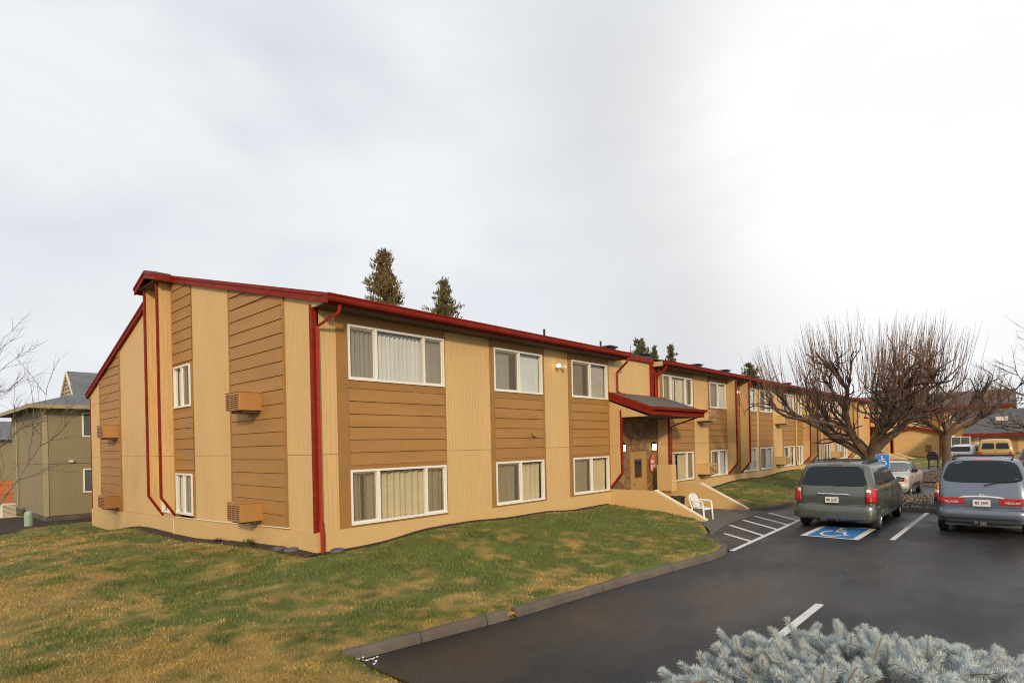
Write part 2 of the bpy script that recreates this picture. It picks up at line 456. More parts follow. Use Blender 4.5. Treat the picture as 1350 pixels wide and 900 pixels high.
w = bpy.data.worlds.new('World'); sc.world = w; w.use_nodes = True
t = w.node_tree; N = t.nodes; bg = N['Background']
def wn(ty, **kw):
    n = N.new(ty)
    for k, v in kw.items(): setattr(n, k, v)
    return n
def wm(op, a, b=0, clamp=False):
    n = wn('ShaderNodeMath', operation=op, use_clamp=clamp)
    for i, v in enumerate((a, b)):
        if isinstance(v, bpy.types.NodeSocket): t.links.new(v, n.inputs[i])
        else: n.inputs[i].default_value = v
    return n.outputs[0]
def wmix(f, a, b):
    n = wn('ShaderNodeMix', data_type='RGBA')
    for s, v in ((n.inputs[0], f), (n.inputs[6], a), (n.inputs[7], b)):
        if isinstance(v, bpy.types.NodeSocket): t.links.new(v, s)
        else: s.default_value = v if not isinstance(v, tuple) else (*v, 1)
    return n.outputs[2]
sky = wn('ShaderNodeTexSky', sky_type='NISHITA'); sky.sun_disc = False
sky.sun_elevation = SUN_EL; sky.sun_rotation = SUN_AZ; sky.air_density = 1; sky.dust_density = 2
tc = wn('ShaderNodeTexCoord').outputs['Generated']
nrm = wn('ShaderNodeVectorMath', operation='NORMALIZE'); t.links.new(tc, nrm.inputs[0]); D = nrm.outputs[0]
def dotd(v, pw):
    v = Vector(v).normalized()
    n = wn('ShaderNodeVectorMath', operation='DOT_PRODUCT'); t.links.new(D, n.inputs[0]); n.inputs[1].default_value = v
    return wm('POWER', wm('MAXIMUM', n.outputs['Value'], 0), pw)
def wnoise(sc3, scale, det, rough=.5):
    mp = wn('ShaderNodeMapping'); t.links.new(D, mp.inputs[0]); mp.inputs['Scale'].default_value = sc3
    n = wn('ShaderNodeTexNoise'); t.links.new(mp.outputs[0], n.inputs['Vector']); n.inputs['Scale'].default_value = scale; n.inputs['Detail'].default_value = det; n.inputs['Roughness'].default_value = rough; n.inputs['Distortion'].default_value = .4
    return n.outputs['Fac']
def wramp(f, a, b):
    n = wn('ShaderNodeMapRange', interpolation_type='SMOOTHSTEP'); t.links.new(f, n.inputs[0]); n.inputs[1].default_value = a; n.inputs[2].default_value = b
    return n.outputs[0]
def pdir(px, py):
    a, b = px-675, py-585.56
    return fw + rt*((a*math.cos(ROLL)-b*math.sin(ROLL))/762.83) - up*((a*math.sin(ROLL)+b*math.cos(ROLL))/762.83)
soft = wnoise((1,1,2.2), 1.9, 6, .5); fine_ = wnoise((1,1,3), 5, 6, .55)
cl = wm('ADD', wm('MULTIPLY', soft, .72), wm('MULTIPLY', fine_, .28))
c_ = wmix(wramp(cl, .36, .62), (7.95,8.22,8.72), (8.9,9.1,9.4))                       # grey-blue and paler parts of one cloud deck
c_ = wmix(wm('MULTIPLY', wm('MAXIMUM', wm('MAXIMUM', dotd(pdir(950,400), 60), dotd(pdir(925,270), 60)), dotd(pdir(880,120), 50)), .8), c_, (6.5,6.6,6.75))           # a greyer bank of cloud
c_ = wmix(wm('MULTIPLY', wramp(dotd(pdir(1255,90), 14), .12, .8), 1.0), c_, wmix(wramp(cl, .36,.55), (9.8,9.85,9.9), (10.6,10.6,10.6)))   # thin bright cloud
c_ = wmix(wm('MULTIPLY', wramp(dotd(pdir(1130,430), 40), .2, 1.0), .35), c_, (10,10,10))
blue = wm('MULTIPLY', wramp(wnoise((1,1,2), 1.3, 3), .55, .8), .22)
t.links.new(wmix(blue, c_, sky.outputs[0]), bg.inputs[0]); bg.inputs[1].default_value = .1
sc.view_settings.view_transform = 'Standard'; sc.view_settings.look = 'None'; sc.view_settings.exposure = 0; sc.view_settings.gamma = 1
sc.view_settings.use_curve_mapping = False
sc.cycles.max_bounces = 6; sc.cycles.transparent_max_bounces = 12; sc.cycles.use_denoising = True; sc.cycles.filter_width = 1.05

# ------------------------------------------------------------------ ground
LOT = [(-2.2,-4.70),(0.08,-5.07),(2.52,-5.30),(5.6,-5.67),(6.5,-5.56),(6.98,-5.22),(7.35,-4.72),(7.9,-4.45),(9.0,-4.05),(10.0,-3.45),(10.5,-3.12),(10.68,-3.0),
       (10.68,.3),(14.0,.3),(14.0,-3.1),(14.2,-3.7),(14.9,-3.98),(16.2,-4.0),(17.4,-3.9),(18.6,-4.15),(19.6,-4.35),(44,-4.35),(45.5,-5),(47,-5.4),(62,-5.4),(62,-60),(-2.2,-60)]
LOTA = np.array(LOT)
def lot_sd(x, y):
    """signed distance to the parking lot outline, negative inside"""
    x = np.asarray(x, float); y = np.asarray(y, float)
    d = np.full(x.shape, 1e9); ins = np.zeros(x.shape, bool)
    n = len(LOTA)
    for i in range(n):
        ax, ay = LOTA[i]; bx, by = LOTA[(i+1) % n]
        ex, ey = bx-ax, by-ay; L2 = ex*ex+ey*ey
        tt = np.clip(((x-ax)*ex+(y-ay)*ey)/L2, 0, 1)
        d = np.minimum(d, np.hypot(x-ax-tt*ex, y-ay-tt*ey))
        c = ((ay > y) != (by > y)) & (x < (bx-ax)*(y-ay)/(by-ay+1e-12)+ax)
        ins ^= c
    return np.where(ins, -d, d)
CP = np.array([(0,0,.33),(3.6,0,.50),(6.5,0,.43),(9.9,0,.36),(10.6,-1.5,.25),(10.6,-3,.10),(15.9,0,.36),(14.3,-2,.25),(22,0,.45),(29.6,0,.54),(40,0,.5),(50,0,.5),(60,0,.55),(60,-4,.3),(66,-2,.4),
    (0,-5,.125),(2.5,-5.3,.125),(5.6,-5.7,.125),(8,-4.4,.12),(16,-3.9,.12),(20,-4.2,.12),(30,-4.2,.12),(44,-4.2,.12),(-2.2,-4.7,.10),(-2.3,-5.6,.03),(-2.4,-7,.02),(-2.4,-10,.02),(-2.4,-20,.0),
    (0,8.5,.04),(0,17,-.40),(-3,0,.15),(-3.5,-3.5,.11),(-6,-6,.09),(-6,0,.06),(-5.9,-10.4,.05),(-12,-10,-.05),(-12,0,-.15),(-7,8,-.16),(-10,14,-.5),(-3.5,18,-.5),(-1,21,-.56),(6,19,-.5),(-14,22,-.72),(-25,10,-.7),(-40,30,-.9),(-40,-20,-.3),
    (30,20,.2),(60,20,.3),(0,40,-.8),(30,60,-.3),(100,0,.4),(100,-60,.2),(-2.2,-60,0),(30,-70,0)])
def lawn_z(x, y):
    x = np.asarray(x, float); y = np.asarray(y, float)
    num = np.zeros(x.shape); den = np.zeros(x.shape)
    for cx, cy, cz in CP:
        wgt = 1/((x-cx)**2+(y-cy)**2+.35)**1.6
        num += wgt*cz; den += wgt
    return num/den + (vnoise(x, y, 1.4)-.5)*.03
def ground_z(x, y):
    sd = lot_sd(x, y); z = lawn_z(x, y)
    k = np.clip((sd-.03)/.10, 0, 1)
    return np.where(sd < .03, -.08, -.08*(1-k)+z*k)
def lawn_col(x, y):
    x = np.asarray(x, float); y = np.asarray(y, float)
    d = .24*vnoise(x, y, 1.7)+.34*vnoise(x+9, y-4, .55)+.42*vnoise(x-31, y+8, .17)
    bias = .055*np.clip((-x-1)/4, -.6, 1) - .10*np.exp(-((y+1.2)**2)/2.4)*np.clip((x+1.5)/1.5, 0, 1) + .03*np.exp(-((y+4.4)**2)/.9)
    k = np.clip((d+bias-.425)/.27, 0, 1)[..., None]
    green = np.array((.140,.185,.024)); dry = np.array((.52,.345,.090))
    v = .8+.4*vnoise(x+3, y+70, .33)[..., None]
    return (green*(1-k)+dry*k)*v
xs = np.concatenate([[-900,-400,-200,-100,-60], np.arange(-40,-14,2), np.arange(-14,-3.5,.3), np.arange(-3.5,19,.1), np.arange(19,64,.5), [64,70,80,100,150,250,500,1200]])
ys = np.concatenate([[-900,-400,-200,-100], np.arange(-70,-12,3), np.arange(-12,-6.4,.3), np.arange(-6.4,.3,.1), np.arange(.3,24,.4), np.arange(24,60,3), [60,80,120,200,400,900]])
gx, gy = np.meshgrid(xs, ys); nx, ny = len(xs), len(ys)
far = np.clip((np.hypot(gx, gy)-90)/200, 0, 1)
gz = ground_z(gx, gy)*(1-far)
me = bpy.data.meshes.new('ground')
V = np.stack([gx, gy, gz], -1).reshape(-1, 3)
ii = (np.arange(ny-1)[:, None]*nx+np.arange(nx-1)[None]).reshape(-1)
Fq = np.stack([ii, ii+1, ii+nx+1, ii+nx], -1)
def np_mesh(me, V, F, col=None):
    me.vertices.add(len(V)); me.vertices.foreach_set('co', V.astype(np.float32).reshape(-1))
    k = F.shape[1]
    me.loops.add(F.size); me.loops.foreach_set('vertex_index', F.astype(np.int32).reshape(-1))
    me.polygons.add(len(F)); me.polygons.foreach_set('loop_start', np.arange(0, F.size, k, dtype=np.int32)); me.polygons.foreach_set('loop_total', np.full(len(F), k, np.int32))
    me.update(calc_edges=True)
    if col is not None:
        a = me.color_attributes.new('Col', 'FLOAT_COLOR', 'POINT')
        a.data.foreach_set('color', np.concatenate([col, np.ones((len(col),1))], 1).astype(np.float32).reshape(-1))
np_mesh(me, V, Fq, lawn_col(gx, gy).reshape(-1, 3)*.8)
me.polygons.foreach_set('use_smooth', [True]*len(me.polygons)); me.materials.append(M['lawn'])
go = bpy.data.objects.new('ground', me); COL.objects.link(go); struct(go)

def flat(name, poly, z, mat, holes=()):
    bm = bmesh.new(); vs = [bm.verts.new((x, y, z)) for x, y in poly]; bm.faces.new(vs)
    bmesh.ops.triangulate(bm, faces=bm.faces); me = bpy.data.meshes.new(name)
    bmesh.ops.recalc_face_normals(bm, faces=bm.faces)
    if sum(f.normal.z for f in bm.faces) < 0: bmesh.ops.reverse_faces(bm, faces=bm.faces)
    bm.to_mesh(me); bm.free(); me.materials.append(mat)
    o = bpy.data.objects.new(name, me); COL.objects.link(o); return o
struct(flat('parking_lot', LOT, 0, M['asphalt']))
struct(flat('walkway', [(8.2,-4.42),(9.0,-4.07),(9.95,-3.5),(10.5,-3.05),(10.72,-2.95),(10.72,-.05),(13.95,-.05),(13.95,-3.05),(14.1,-3.75),(12.6,-3.85),(11.4,-3.92),(10.2,-3.98)], .004, M['path']))

# kerbs: cast lengths with open joints
def kerb(name, pts, w=.14, h=.115, seg=1.9, start=0):
    pts = [Vector((x, y, 0)) for x, y in pts]
    P = [pts[0]]                                     # resample
    for a, b in zip(pts, pts[1:]):
        n = max(1, int((b-a).length/.12))
        P += [a.lerp(b, (i+1)/n) for i in range(n)]
    mb = MB(); run = []; acc = start
    def flush(run):
        if len(run) < 2: return
        ring = []
        for i, p in enumerate(run):
            tt = (run[min(i+1, len(run)-1)]-run[max(i-1, 0)]).normalized(); nn = Vector((-tt.y, tt.x, 0))
            q = p + tt*(.008 if i == 0 else (-.008 if i == len(run)-1 else 0))
            wob = random.uniform(-.006, .006)
            ring.append([q+nn*.0+Vector((0,0,-.05)), q+nn*(.012+wob)+Vector((0,0,h*.72)), q+nn*(.04+wob)+Vector((0,0,h)), q+nn*(w-.02)+Vector((0,0,h+wob)), q+nn*w+Vector((0,0,h-.02)), q+nn*w+Vector((0,0,-.05))])
        vs = [v for r in ring for v in r]; fs = []
        for i in range(len(ring)-1):
            for k in range(5): fs.append((i*6+k, i*6+k+1, (i+1)*6+k+1, (i+1)*6+k))
        fs.append(tuple(range(6))); fs.append(tuple((len(ring)-1)*6+k for k in range(6)))
        mb.add(vs, fs)
    for a, b in zip(P, P[1:]):
        if not run: run = [a]
        run.append(b); acc += (b-a).length
        if acc > seg: flush(run); run = []; acc = 0
    flush(run)
    return struct(mb.build(name, M['kerb'], smooth=True, angle=50))
kerb('kerb', [(-2.35,-4.67),(0.0,-5.06)], seg=1.0)
kerb('kerb', [(0.13,-5.075),(2.52,-5.30),(5.6,-5.67),(6.1,-5.63),(6.5,-5.52),(6.8,-5.38),(6.98,-5.18),(7.12,-4.95),(7.35,-4.70),(7.65,-4.53),(7.95,-4.42)], h=.112)
kerb('kerb', [(14.02,-3.2),(14.2,-3.7),(14.5,-3.86),(14.9,-3.96),(15.6,-4.0),(16.2,-4.0),(17.4,-3.9),(18.6,-4.15),(19.6,-4.35),(44,-4.35),(45.5,-5),(47,-5.4),(60,-5.4)], h=.12, seg=2.6)

# painted markings
def line(p, q, wd=.1, name='parking_line', z=.006):
    p = Vector((*p, z)); q = Vector((*q, z)); tt = (q-p).normalized(); n = Vector((-tt.y, tt.x, 0))*wd/2
    mb = MB(); mb.quad(p-n, q-n, q+n, p+n); return struct(mb.build(name, M['line']))
line((6.55,-5.58),(15.9,-5.20), .11)
for a, b in (((8.77,-4.54),(7.96,-5.50)), ((10.28,-4.10),(8.93,-5.47)), ((11.49,-4.03),(10.13,-5.42)), ((12.58,-3.98),(11.16,-5.37)), ((13.6,-4.07),(12.22,-5.33))):
    line(a, b, .115, z=.0055)
for y in (-8.0, -10.62, -13.2, -15.8, -18.4):
    line((9.9,y),(16.0,y), .11)
for y in (-8.12,-10.72,-13.3): line((-1.9,y+.03),(3.28,y), .11)
line((27.5,-8.6),(42,-5.2), .12); 

def stroke(mb, pts, wd, z, closed=False):
    pts = [Vector((x, y, z)) for x, y in pts]; n = len(pts); vs = []; fs = []
    for i, p in enumerate(pts):
        a = pts[(i-1) % n] if closed or i else p; b = pts[(i+1) % n] if closed or i < n-1 else p
        tt = (b-a).normalized(); nn = Vector((-tt.y, tt.x, 0))*wd/2; vs += [p-nn, p+nn]
    for i in range(n if closed else n-1):
        j = (i+1) % n; fs.append((2*i, 2*j, 2*j+1, 2*i+1))
    mb.add(vs, fs)
def disc(mb, cx, cy, r, z, n=18):
    mb.add([(cx+r*math.cos(2*PI*i/n), cy+r*math.sin(2*PI*i/n), z) for i in range(n)], [tuple(range(n))])
def wheelchair(mb, z):
    """access symbol in a unit box, x to the right, y up"""
    disc(mb, .43, .90, .075, z)
    stroke(mb, [(.43,.80),(.45,.50),(.68,.50),(.78,.22),(.88,.25)], .085, z)
    stroke(mb, [(.44,.66),(.66,.66)], .07, z)
    stroke(mb, [(.45+.30*math.cos(R(a)), .32+.28*math.sin(R(a))) for a in range(118, 338, 12)], .075, z)
def place_sym(mb, name, mat, o, ex, ey, parent=None):
    o, ex, ey = Vector(o), Vector(ex), Vector(ey); nz = ex.cross(ey).normalized()
    mb.v = [tuple(o+ex*v[0]+ey*v[1]+nz*v[2]) for v in mb.v]
    return mb.build(name, mat, parent)
a0, a1, b0, b1 = 9.50, 11.6, -7.40, -6.14
struct(flat('accessible_bay_border', [(a0,b0),(a1,b0),(a1,b1),(a0,b1)], .004, M['line']))
struct(flat('accessible_bay_paint', [(a0+.10,b0+.14),(a1-.1,b0+.14),(a1-.1,b1-.14),(a0+.10,b1-.14)], .008, M['blue']))
mb = MB(); wheelchair(mb, 0); struct(place_sym(mb, 'accessible_bay_symbol', M['line'], (a0+.16,b1-.2,.012), (0,-.84,0), (1.7,0,0)))

# planted islands between the facing rows
def island(name, x0, x1, y0, y1, mat, hgt, r=.7):
    """kerbed bed with a mounded filling"""
    pts = []
    for cx, cy, s in ((x1-r,y0+r,-90),(x1-r,y1-r,0),(x0+r,y1-r,90),(x0+r,y0+r,180)):
        pts += [(cx+r*math.cos(R(s+k*15)), cy+r*math.sin(R(s+k*15))) for k in range(7)]
    kerb(name+'_kerb', (pts+[pts[0]]), seg=2.4, h=.14)
    cx, cy = (x0+x1)/2, (y0+y1)/2; vs = []; fs = []; n = len(pts); K = 9
    for k in range(K):
        f_ = 1-k/K
        for x, y in pts:
            px, py = cx+(x-cx)*(f_*.975), cy+(y-cy)*(f_*.975)
            e = min(px-x0, x1-px, py-y0, y1-py)
            vs.append((px, py, .09+hgt*min(1, e/1.0)**.6+random.uniform(-.02,.02)))
    vs.append((cx, cy, .09+hgt))
    for k in range(K-1):
        for i in range(n): j = (i+1) % n; fs.append((k*n+i, k*n+j, (k+1)*n+j, (k+1)*n+i))
    for i in range(n): fs.append(((K-1)*n+i, (K-1)*n+(i+1) % n, K*n))
    mb = MB(); mb.add(vs, fs); return struct(mb.build(name, mat, smooth=True, angle=80))
island('gravel_island', 16.15, 20.1, -13.5, -4.75, M['gravel'], .16)
island('mulch_island', 27.6, 33.6, -16, -5.6, M['mulchpale'], .5)

# loose stones on the gravel island
mb = MB()
for i in range(1500):
    x = random.uniform(16.35,19.4); y = random.uniform(-8.9,-5.0); s = random.uniform(.03,.075)
    z = .12+.16*min(1, min(x-16.15, 20.1-x)/1.0)**.6
    m = Matrix.Rotation(random.uniform(0,6), 3, Vector((random.random(),random.random(),random.random()+.1)).normalized())
    vs = [Vector((x,y,z)) + m @ Vector(v)*s for v in ((1,0,0),(-1,0,0),(0,.8,0),(0,-.8,0),(0,0,.6),(0,0,-.6))]
    mb.add(vs, [(0,2,4),(2,1,4),(1,3,4),(3,0,4),(2,0,5),(1,2,5),(3,1,5),(0,3,5)])
tag(mb.build('gravel_stones', M['gravel'], fix=False), 'loose brown and grey stones covering the kerbed island in front of the minivans', 'gravel', kind='stuff')

# bark strip along the walls
def bed(name, pts, w0, w1):
    mb = MB(); rows = []
    for (x, y), nrm in pts:
        L = w0+(w1-w0)*random.random(); row = []
        for k in range(4):
            f_ = k/3*L; px, py = x+nrm[0]*f_, y+nrm[1]*f_
            row.append((px, py, float(lawn_z(px, py))+.035*(1-k/3)+random.uniform(0,.012)+(-.03 if k == 3 else 0)))
        rows.append(row)
    vs = [p for r in rows for p in r]; fs = [(i*4+k, i*4+k+1, (i+1)*4+k+1, (i+1)*4+k) for i in range(len(rows)-1) for k in range(3)]
    mb.add(vs, fs); return struct(mb.build(name, M['mulch']))
bed('bark_bed', [((-.02, y), (-1,0)) for y in np.arange(-.1, 13, .25)], .28, .5)
bed('bark_bed', [((x, -.02), (0,-1)) for x in np.arange(-.1, 10.6, .25)], .07, .14)
bed('bark_bed', [((x, -.02), (0,-1)) for x in np.arange(14.2, 50, .5)], .1, .22)
struct(flat('bark_path', [(-14,19.3),(-6,17.6),(-1.2,18.0),(5,18.2),(5,21.1),(-.8,21.1),(-.8,24),(-3,26),(-14,25)], -.47, M['mulch']))
# ------------------------------------------------------------------ apartment building
ZF, Z1, Z2, Z3, Z4, ZS = .765, 4.948, 3.802, 1.948, .81, 5.14     # foundation top, window heads/sills, soffit
BL, BW, YR, ZR = 66.0, 16.9, 8.3, 7.58                             # length, width, ridge
YE, ZE = -.6, 5.36                                                 # eave edge
bld = thing('apartment_building', 'long two storey tan and brown apartment building with red roof trim and white windows', 'building')
def zroof(y):
    return ZE+(ZR-ZE)*(y-YE)/(YR-YE) if y < YR else ZR+(4.86-ZR)*(y-YR)/(BW-YR)

class Plane:
    """lays out pieces on a wall: u along the wall, v outward from it, z up"""
    def __init__(self, f): self.f = f
    def box(self, mb, u0, u1, v0, v1, z0, z1, mi=0):
        a = self.f(u0, v0); b = self.f(u1, v1)
        mb.box(a[0], b[0], a[1], b[1], z0, z1, mi)
    def pt(self, u, v, z): a = self.f(u, v); return (a[0], a[1], z)
FAC = Plane(lambda u, v: (u, -v))
END = Plane(lambda u, v: (-v, u))

def lap(mb, P, u0, u1, z0, z1, pitch=.295, top=None):
    """lapped boards with open shadow gaps; top(u) limits the boards under a raking roof"""
    z = z0; k = 0
    while z < z1-.02:
        zt = min(z+pitch-.014, z1)
        if top is None:
            a = [P.pt(u0,.006,z), P.pt(u0,.030,z), P.pt(u0,.012,zt), P.pt(u0,.006,zt)]
            mb.prism(a, Vector(P.pt(u1,0,0))-Vector(P.pt(u0,0,0)))
        else:
            t0, t1 = min(zt, top(u0)), min(zt, top(u1))
            ua, ub = u0, u1
            if t0 <= z+.01 or t1 <= z+.01:          # the rake cuts this board: find where
                for i in range(201):
                    uu = u0+(u1-u0)*i/200
                    if top(uu) <= z+.01:
                        if t0 <= z+.01: ua = uu
                        else:
                            ub = uu; break
                t0, t1 = min(zt, top(ua)), min(zt, top(ub))
            if abs(ub-ua) > .03 and max(t0, t1) > z+.01:
                va = [P.pt(ua,.030,z), P.pt(ub,.030,z), P.pt(ub,.014,max(t1, z+.005)), P.pt(ua,.014,max(t0, z+.005))]
                vb = [P.pt(ua,.006,z), P.pt(ub,.006,z), P.pt(ub,.006,max(t1, z+.005)), P.pt(ua,.006,max(t0, z+.005))]
                mb.add(va+vb, [(0,1,2,3),(7,6,5,4),(0,4,5,1),(1,5,6,2),(2,6,7,3),(3,7,4,0)])
        z += pitch; k += 1

def window(P, u0, u1, z0, z1, kind, parent=None, seed=0, name='window'):
    """white vinyl slider: frame with glass, insect screen, curtain and room behind as its sub-parts"""
    rr = random.Random(seed)
    f = MB(); fw_ = .047; V0, V1 = -.07, .035
    P.box(f, u0, u1, V0, V1, z1-fw_, z1); P.box(f, u0, u1, V0, V1+.012, z0, z0+fw_)
    P.box(f, u0, u0+fw_, V0, V1-.002, z0+fw_, z1-fw_); P.box(f, u1-fw_, u1, V0, V1-.002, z0+fw_, z1-fw_)
    W_ = u1-u0
    if kind == 3:
        cuts = [u0+W_*.262, u0+W_*.765]; panes = [(u0+fw_, cuts[0]-.035), (cuts[0]+.035, cuts[1]-.025), (cuts[1]+.025, u1-fw_)]; scr = [0, 2]
        P.box(f, cuts[0]-.045, cuts[0]+.035, V0, V1-.004, z0+fw_, z1-fw_); P.box(f, cuts[1]-.025, cuts[1]+.03, V0, V1-.004, z0+fw_, z1-fw_)
    else:
        c = (u0+u1)/2; panes = [(u0+fw_, c-.03), (c+.03, u1-fw_)]; scr = [0]
        P.box(f, c-.03, c+.032, V0, V1-.004, z0+fw_, z1-fw_)
    for i in scr:                                                     # inner sash rails of the sliding panes
        a, b = panes[i]
        P.box(f, a, b, -.05, -.012, z0+fw_, z0+fw_+.035); P.box(f, a, b, -.05, -.012, z1-fw_-.035, z1-fw_)
        P.box(f, a, a+.028, -.05, -.0125, z0+fw_, z1-fw_); P.box(f, b-.028, b, -.05, -.0125, z0+fw_, z1-fw_)
    o = f.build(name, M['white'], parent or bld)
    g = MB()
    for i, (a, b) in enumerate(panes):
        v = -.045 if i in scr else -.025
        g.quad(P.pt(a, v, z0+fw_), P.pt(b, v, z0+fw_), P.pt(b, v, z1-fw_), P.pt(a, v, z1-fw_))
    g.build('glass_pane', M['glass'], o)
    for i in scr:
        s = MB(); a, b = panes[i]; s.quad(P.pt(a+.02, -.010, z0+fw_+.02), P.pt(b-.02, -.010, z0+fw_+.02), P.pt(b-.02, -.010, z1-fw_-.02), P.pt(a+.02, -.010, z1-fw_-.02))
        s.build('insect_screen', M['screen'], o)
    # curtain: vertical blind slats or gathered drapes
    c = MB(); style = rr.choice(['slats','drape','drape','slats','half']); 
    if seed in (1,): style = 'slats'
    if seed in (2,): style = 'wide'
    if seed in (3,5): style = 'half'
    if seed in (4,6): style = 'drape'
    mat = M['blind']
    if style in ('slats','half'):
        a0_ = u0+.05 if style == 'slats' else u0+W_*.5
        u = a0_
        while u < u1-.06:
            tw = rr.uniform(.8,1.5) if style == 'slats' else rr.uniform(.05,.3)
            p, q = P.pt(u, -.115-.03*tw, z0+.03), P.pt(u+(.064 if style == 'slats' else .078), -.115+.03*tw, z0+.03)
            lean = rr.uniform(-.006,.006)
            c.quad(p, q, (q[0]+lean, q[1], z1-.1), (p[0]+lean, p[1], z1-.1)); u += .112 if style == 'slats' else .082
        P.box(c, u0+.04, u1-.04, -.2, -.13, z1-.11, z1-.06)
        if style == 'half':
            n = 40; ph = rr.uniform(0,6); vs = []
            for i in range(n+1):
                uu = u0+.04+(W_*.36)*i/n; v = -.13+.03*math.sin(i*1.1+ph)
                vs += [P.pt(uu, v, z0+.03), P.pt(uu, v, z1-.1)]
            c.add(vs, [(2*i, 2*i+2, 2*i+3, 2*i+1) for i in range(n)])
        mat = M['drapegrey'] if (style == 'half' and rr.random() < .3) else M['blind']
    else:
        n = 110; ph = rr.uniform(0,6); vs = []; fs = []; k = 0
        segs = [(u0+.04, u0+W_*(.12 if style == 'wide' else .46)), (u0+W_*(.15 if style == 'wide' else .52), u1-.04)]
        for a, b in segs:
            st = len(vs); m_ = max(8, int(n*(b-a)/W_))
            for i in range(m_+1):
                uu = a+(b-a)*i/m_
                v = -.13+.03*math.sin(uu*34+ph+1.7*math.sin(uu*3.1))+.02*math.sin(uu*13+ph)
                sway = .05*math.sin(uu*2+ph) if a == u0+.04 and style == 'wide' else 0
                vs += [P.pt(uu+sway, v, z0+.03), P.pt(uu, v*.9, z1-.1)]
            fs += [(st+2*i, st+2*i+2, st+2*i+3, st+2*i+1) for i in range(m_)]
        c.add(vs, fs); P.box(c, u0+.04, u1-.04, -.19, -.14, z1-.13, z1-.07)
        mat = M['drape'] if seed in (2,4) or rr.random() < .6 else M['drapegrey']
    c.build('curtain', mat, o)
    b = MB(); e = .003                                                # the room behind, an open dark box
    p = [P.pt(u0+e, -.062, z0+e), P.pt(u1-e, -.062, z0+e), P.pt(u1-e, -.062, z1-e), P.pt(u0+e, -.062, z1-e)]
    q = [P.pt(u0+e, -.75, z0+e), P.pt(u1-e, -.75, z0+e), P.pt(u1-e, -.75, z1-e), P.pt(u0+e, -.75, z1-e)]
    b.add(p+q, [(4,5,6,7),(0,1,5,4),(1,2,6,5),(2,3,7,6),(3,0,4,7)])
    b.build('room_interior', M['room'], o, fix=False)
    return o

def downspout(name, pts, parent=None, r=.042, mat='redlight'):
    mb = MB(); mb.tube(pts, r, 4); return mb.build(name, M[mat], parent or bld)

# --- long front: cream strips and brown window columns
wseed = [0]
def brown_col(P, u0, u1, wins, ztop=ZS, kind='f', lower=True):
    """a brown column: trim boards, two windows and lapped boards between them"""
    mb = MB(); w0, w1 = min(w_[0] for w_ in wins), max(w_[1] for w_ in wins)
    P.box(mb, u0, u1, -.12, .022, Z1+.001, ztop)                      # header board
    P.box(mb, u0, w0-.001, -.12, .020, ZF, Z1); P.box(mb, w1+.001, u1, -.12, .020, ZF, Z1)
    P.box(mb, w0, w1, -.12, .019, Z2-.17, Z2-.001); P.box(mb, w0, w1, -.12, .019, Z3+.001, Z3+.09)
    P.box(mb, w0, w1, -.12, .004, Z3+.09, Z2-.17)
    if Z4-ZF > .004: P.box(mb, w0, w1, -.12, .018, ZF, Z4-.001)
    mb.build('trim_board', M['browntrim'], bld)
    l = MB(); zz = Z2-.17; n = 6; pitch = (Z2-.17-Z3-.09)/n
    lap(l, P, w0+.004, w1-.004, Z3+.094, zz, pitch); l.build('lap_siding', M['brown'], bld)
    for a, b, k in wins:
        for z0, z1 in ((Z2, Z1), (Z4, Z3)):
            wseed[0] += 1; window(P, a, b, z0, z1, k, seed=wseed[0])
def cream_strip(P, u0, u1, z0=ZF, z1=ZS, v=.0, mat='cream'):
    mb = MB(); P.box(mb, u0, u1, -.12, v, z0, z1); return mb.build('wall_panel', M[mat], bld)
def fin(P, u, d, z_bot_root, z_bot_front, ztop, th=.07):
    """projecting fin with its raked foot and red edge trim"""
    mb = MB()
    poly = [P.pt(u, .002, z_bot_root), P.pt(u, d, z_bot_front), P.pt(u, d, ztop), P.pt(u, .002, ztop)]
    mb.prism(poly, Vector(P.pt(u+th,0,0))-Vector(P.pt(u,0,0)))
    o = mb.build('fin_wall', M['cream'], bld)
    t_ = MB()
    P.box(t_, u-.012, u+th+.012, d-.03, d+.018, z_bot_front-.01, ztop-.003)
    a, b = Vector((0, .002, z_bot_root)), Vector((0, d, z_bot_front)); n = Vector((0, -(b-a).z, (b-a).y)).normalized()
    q = [a-n*.02, b-n*.02, b+n*.035, a+n*.035]
    t_.prism([P.pt(u-.0115, p.y, p.z) for p in q], Vector(P.pt(u+th+.0115,0,0))-Vector(P.pt(u-.0115,0,0)))
    t_.build('edge_trim', M['red'], o); return o

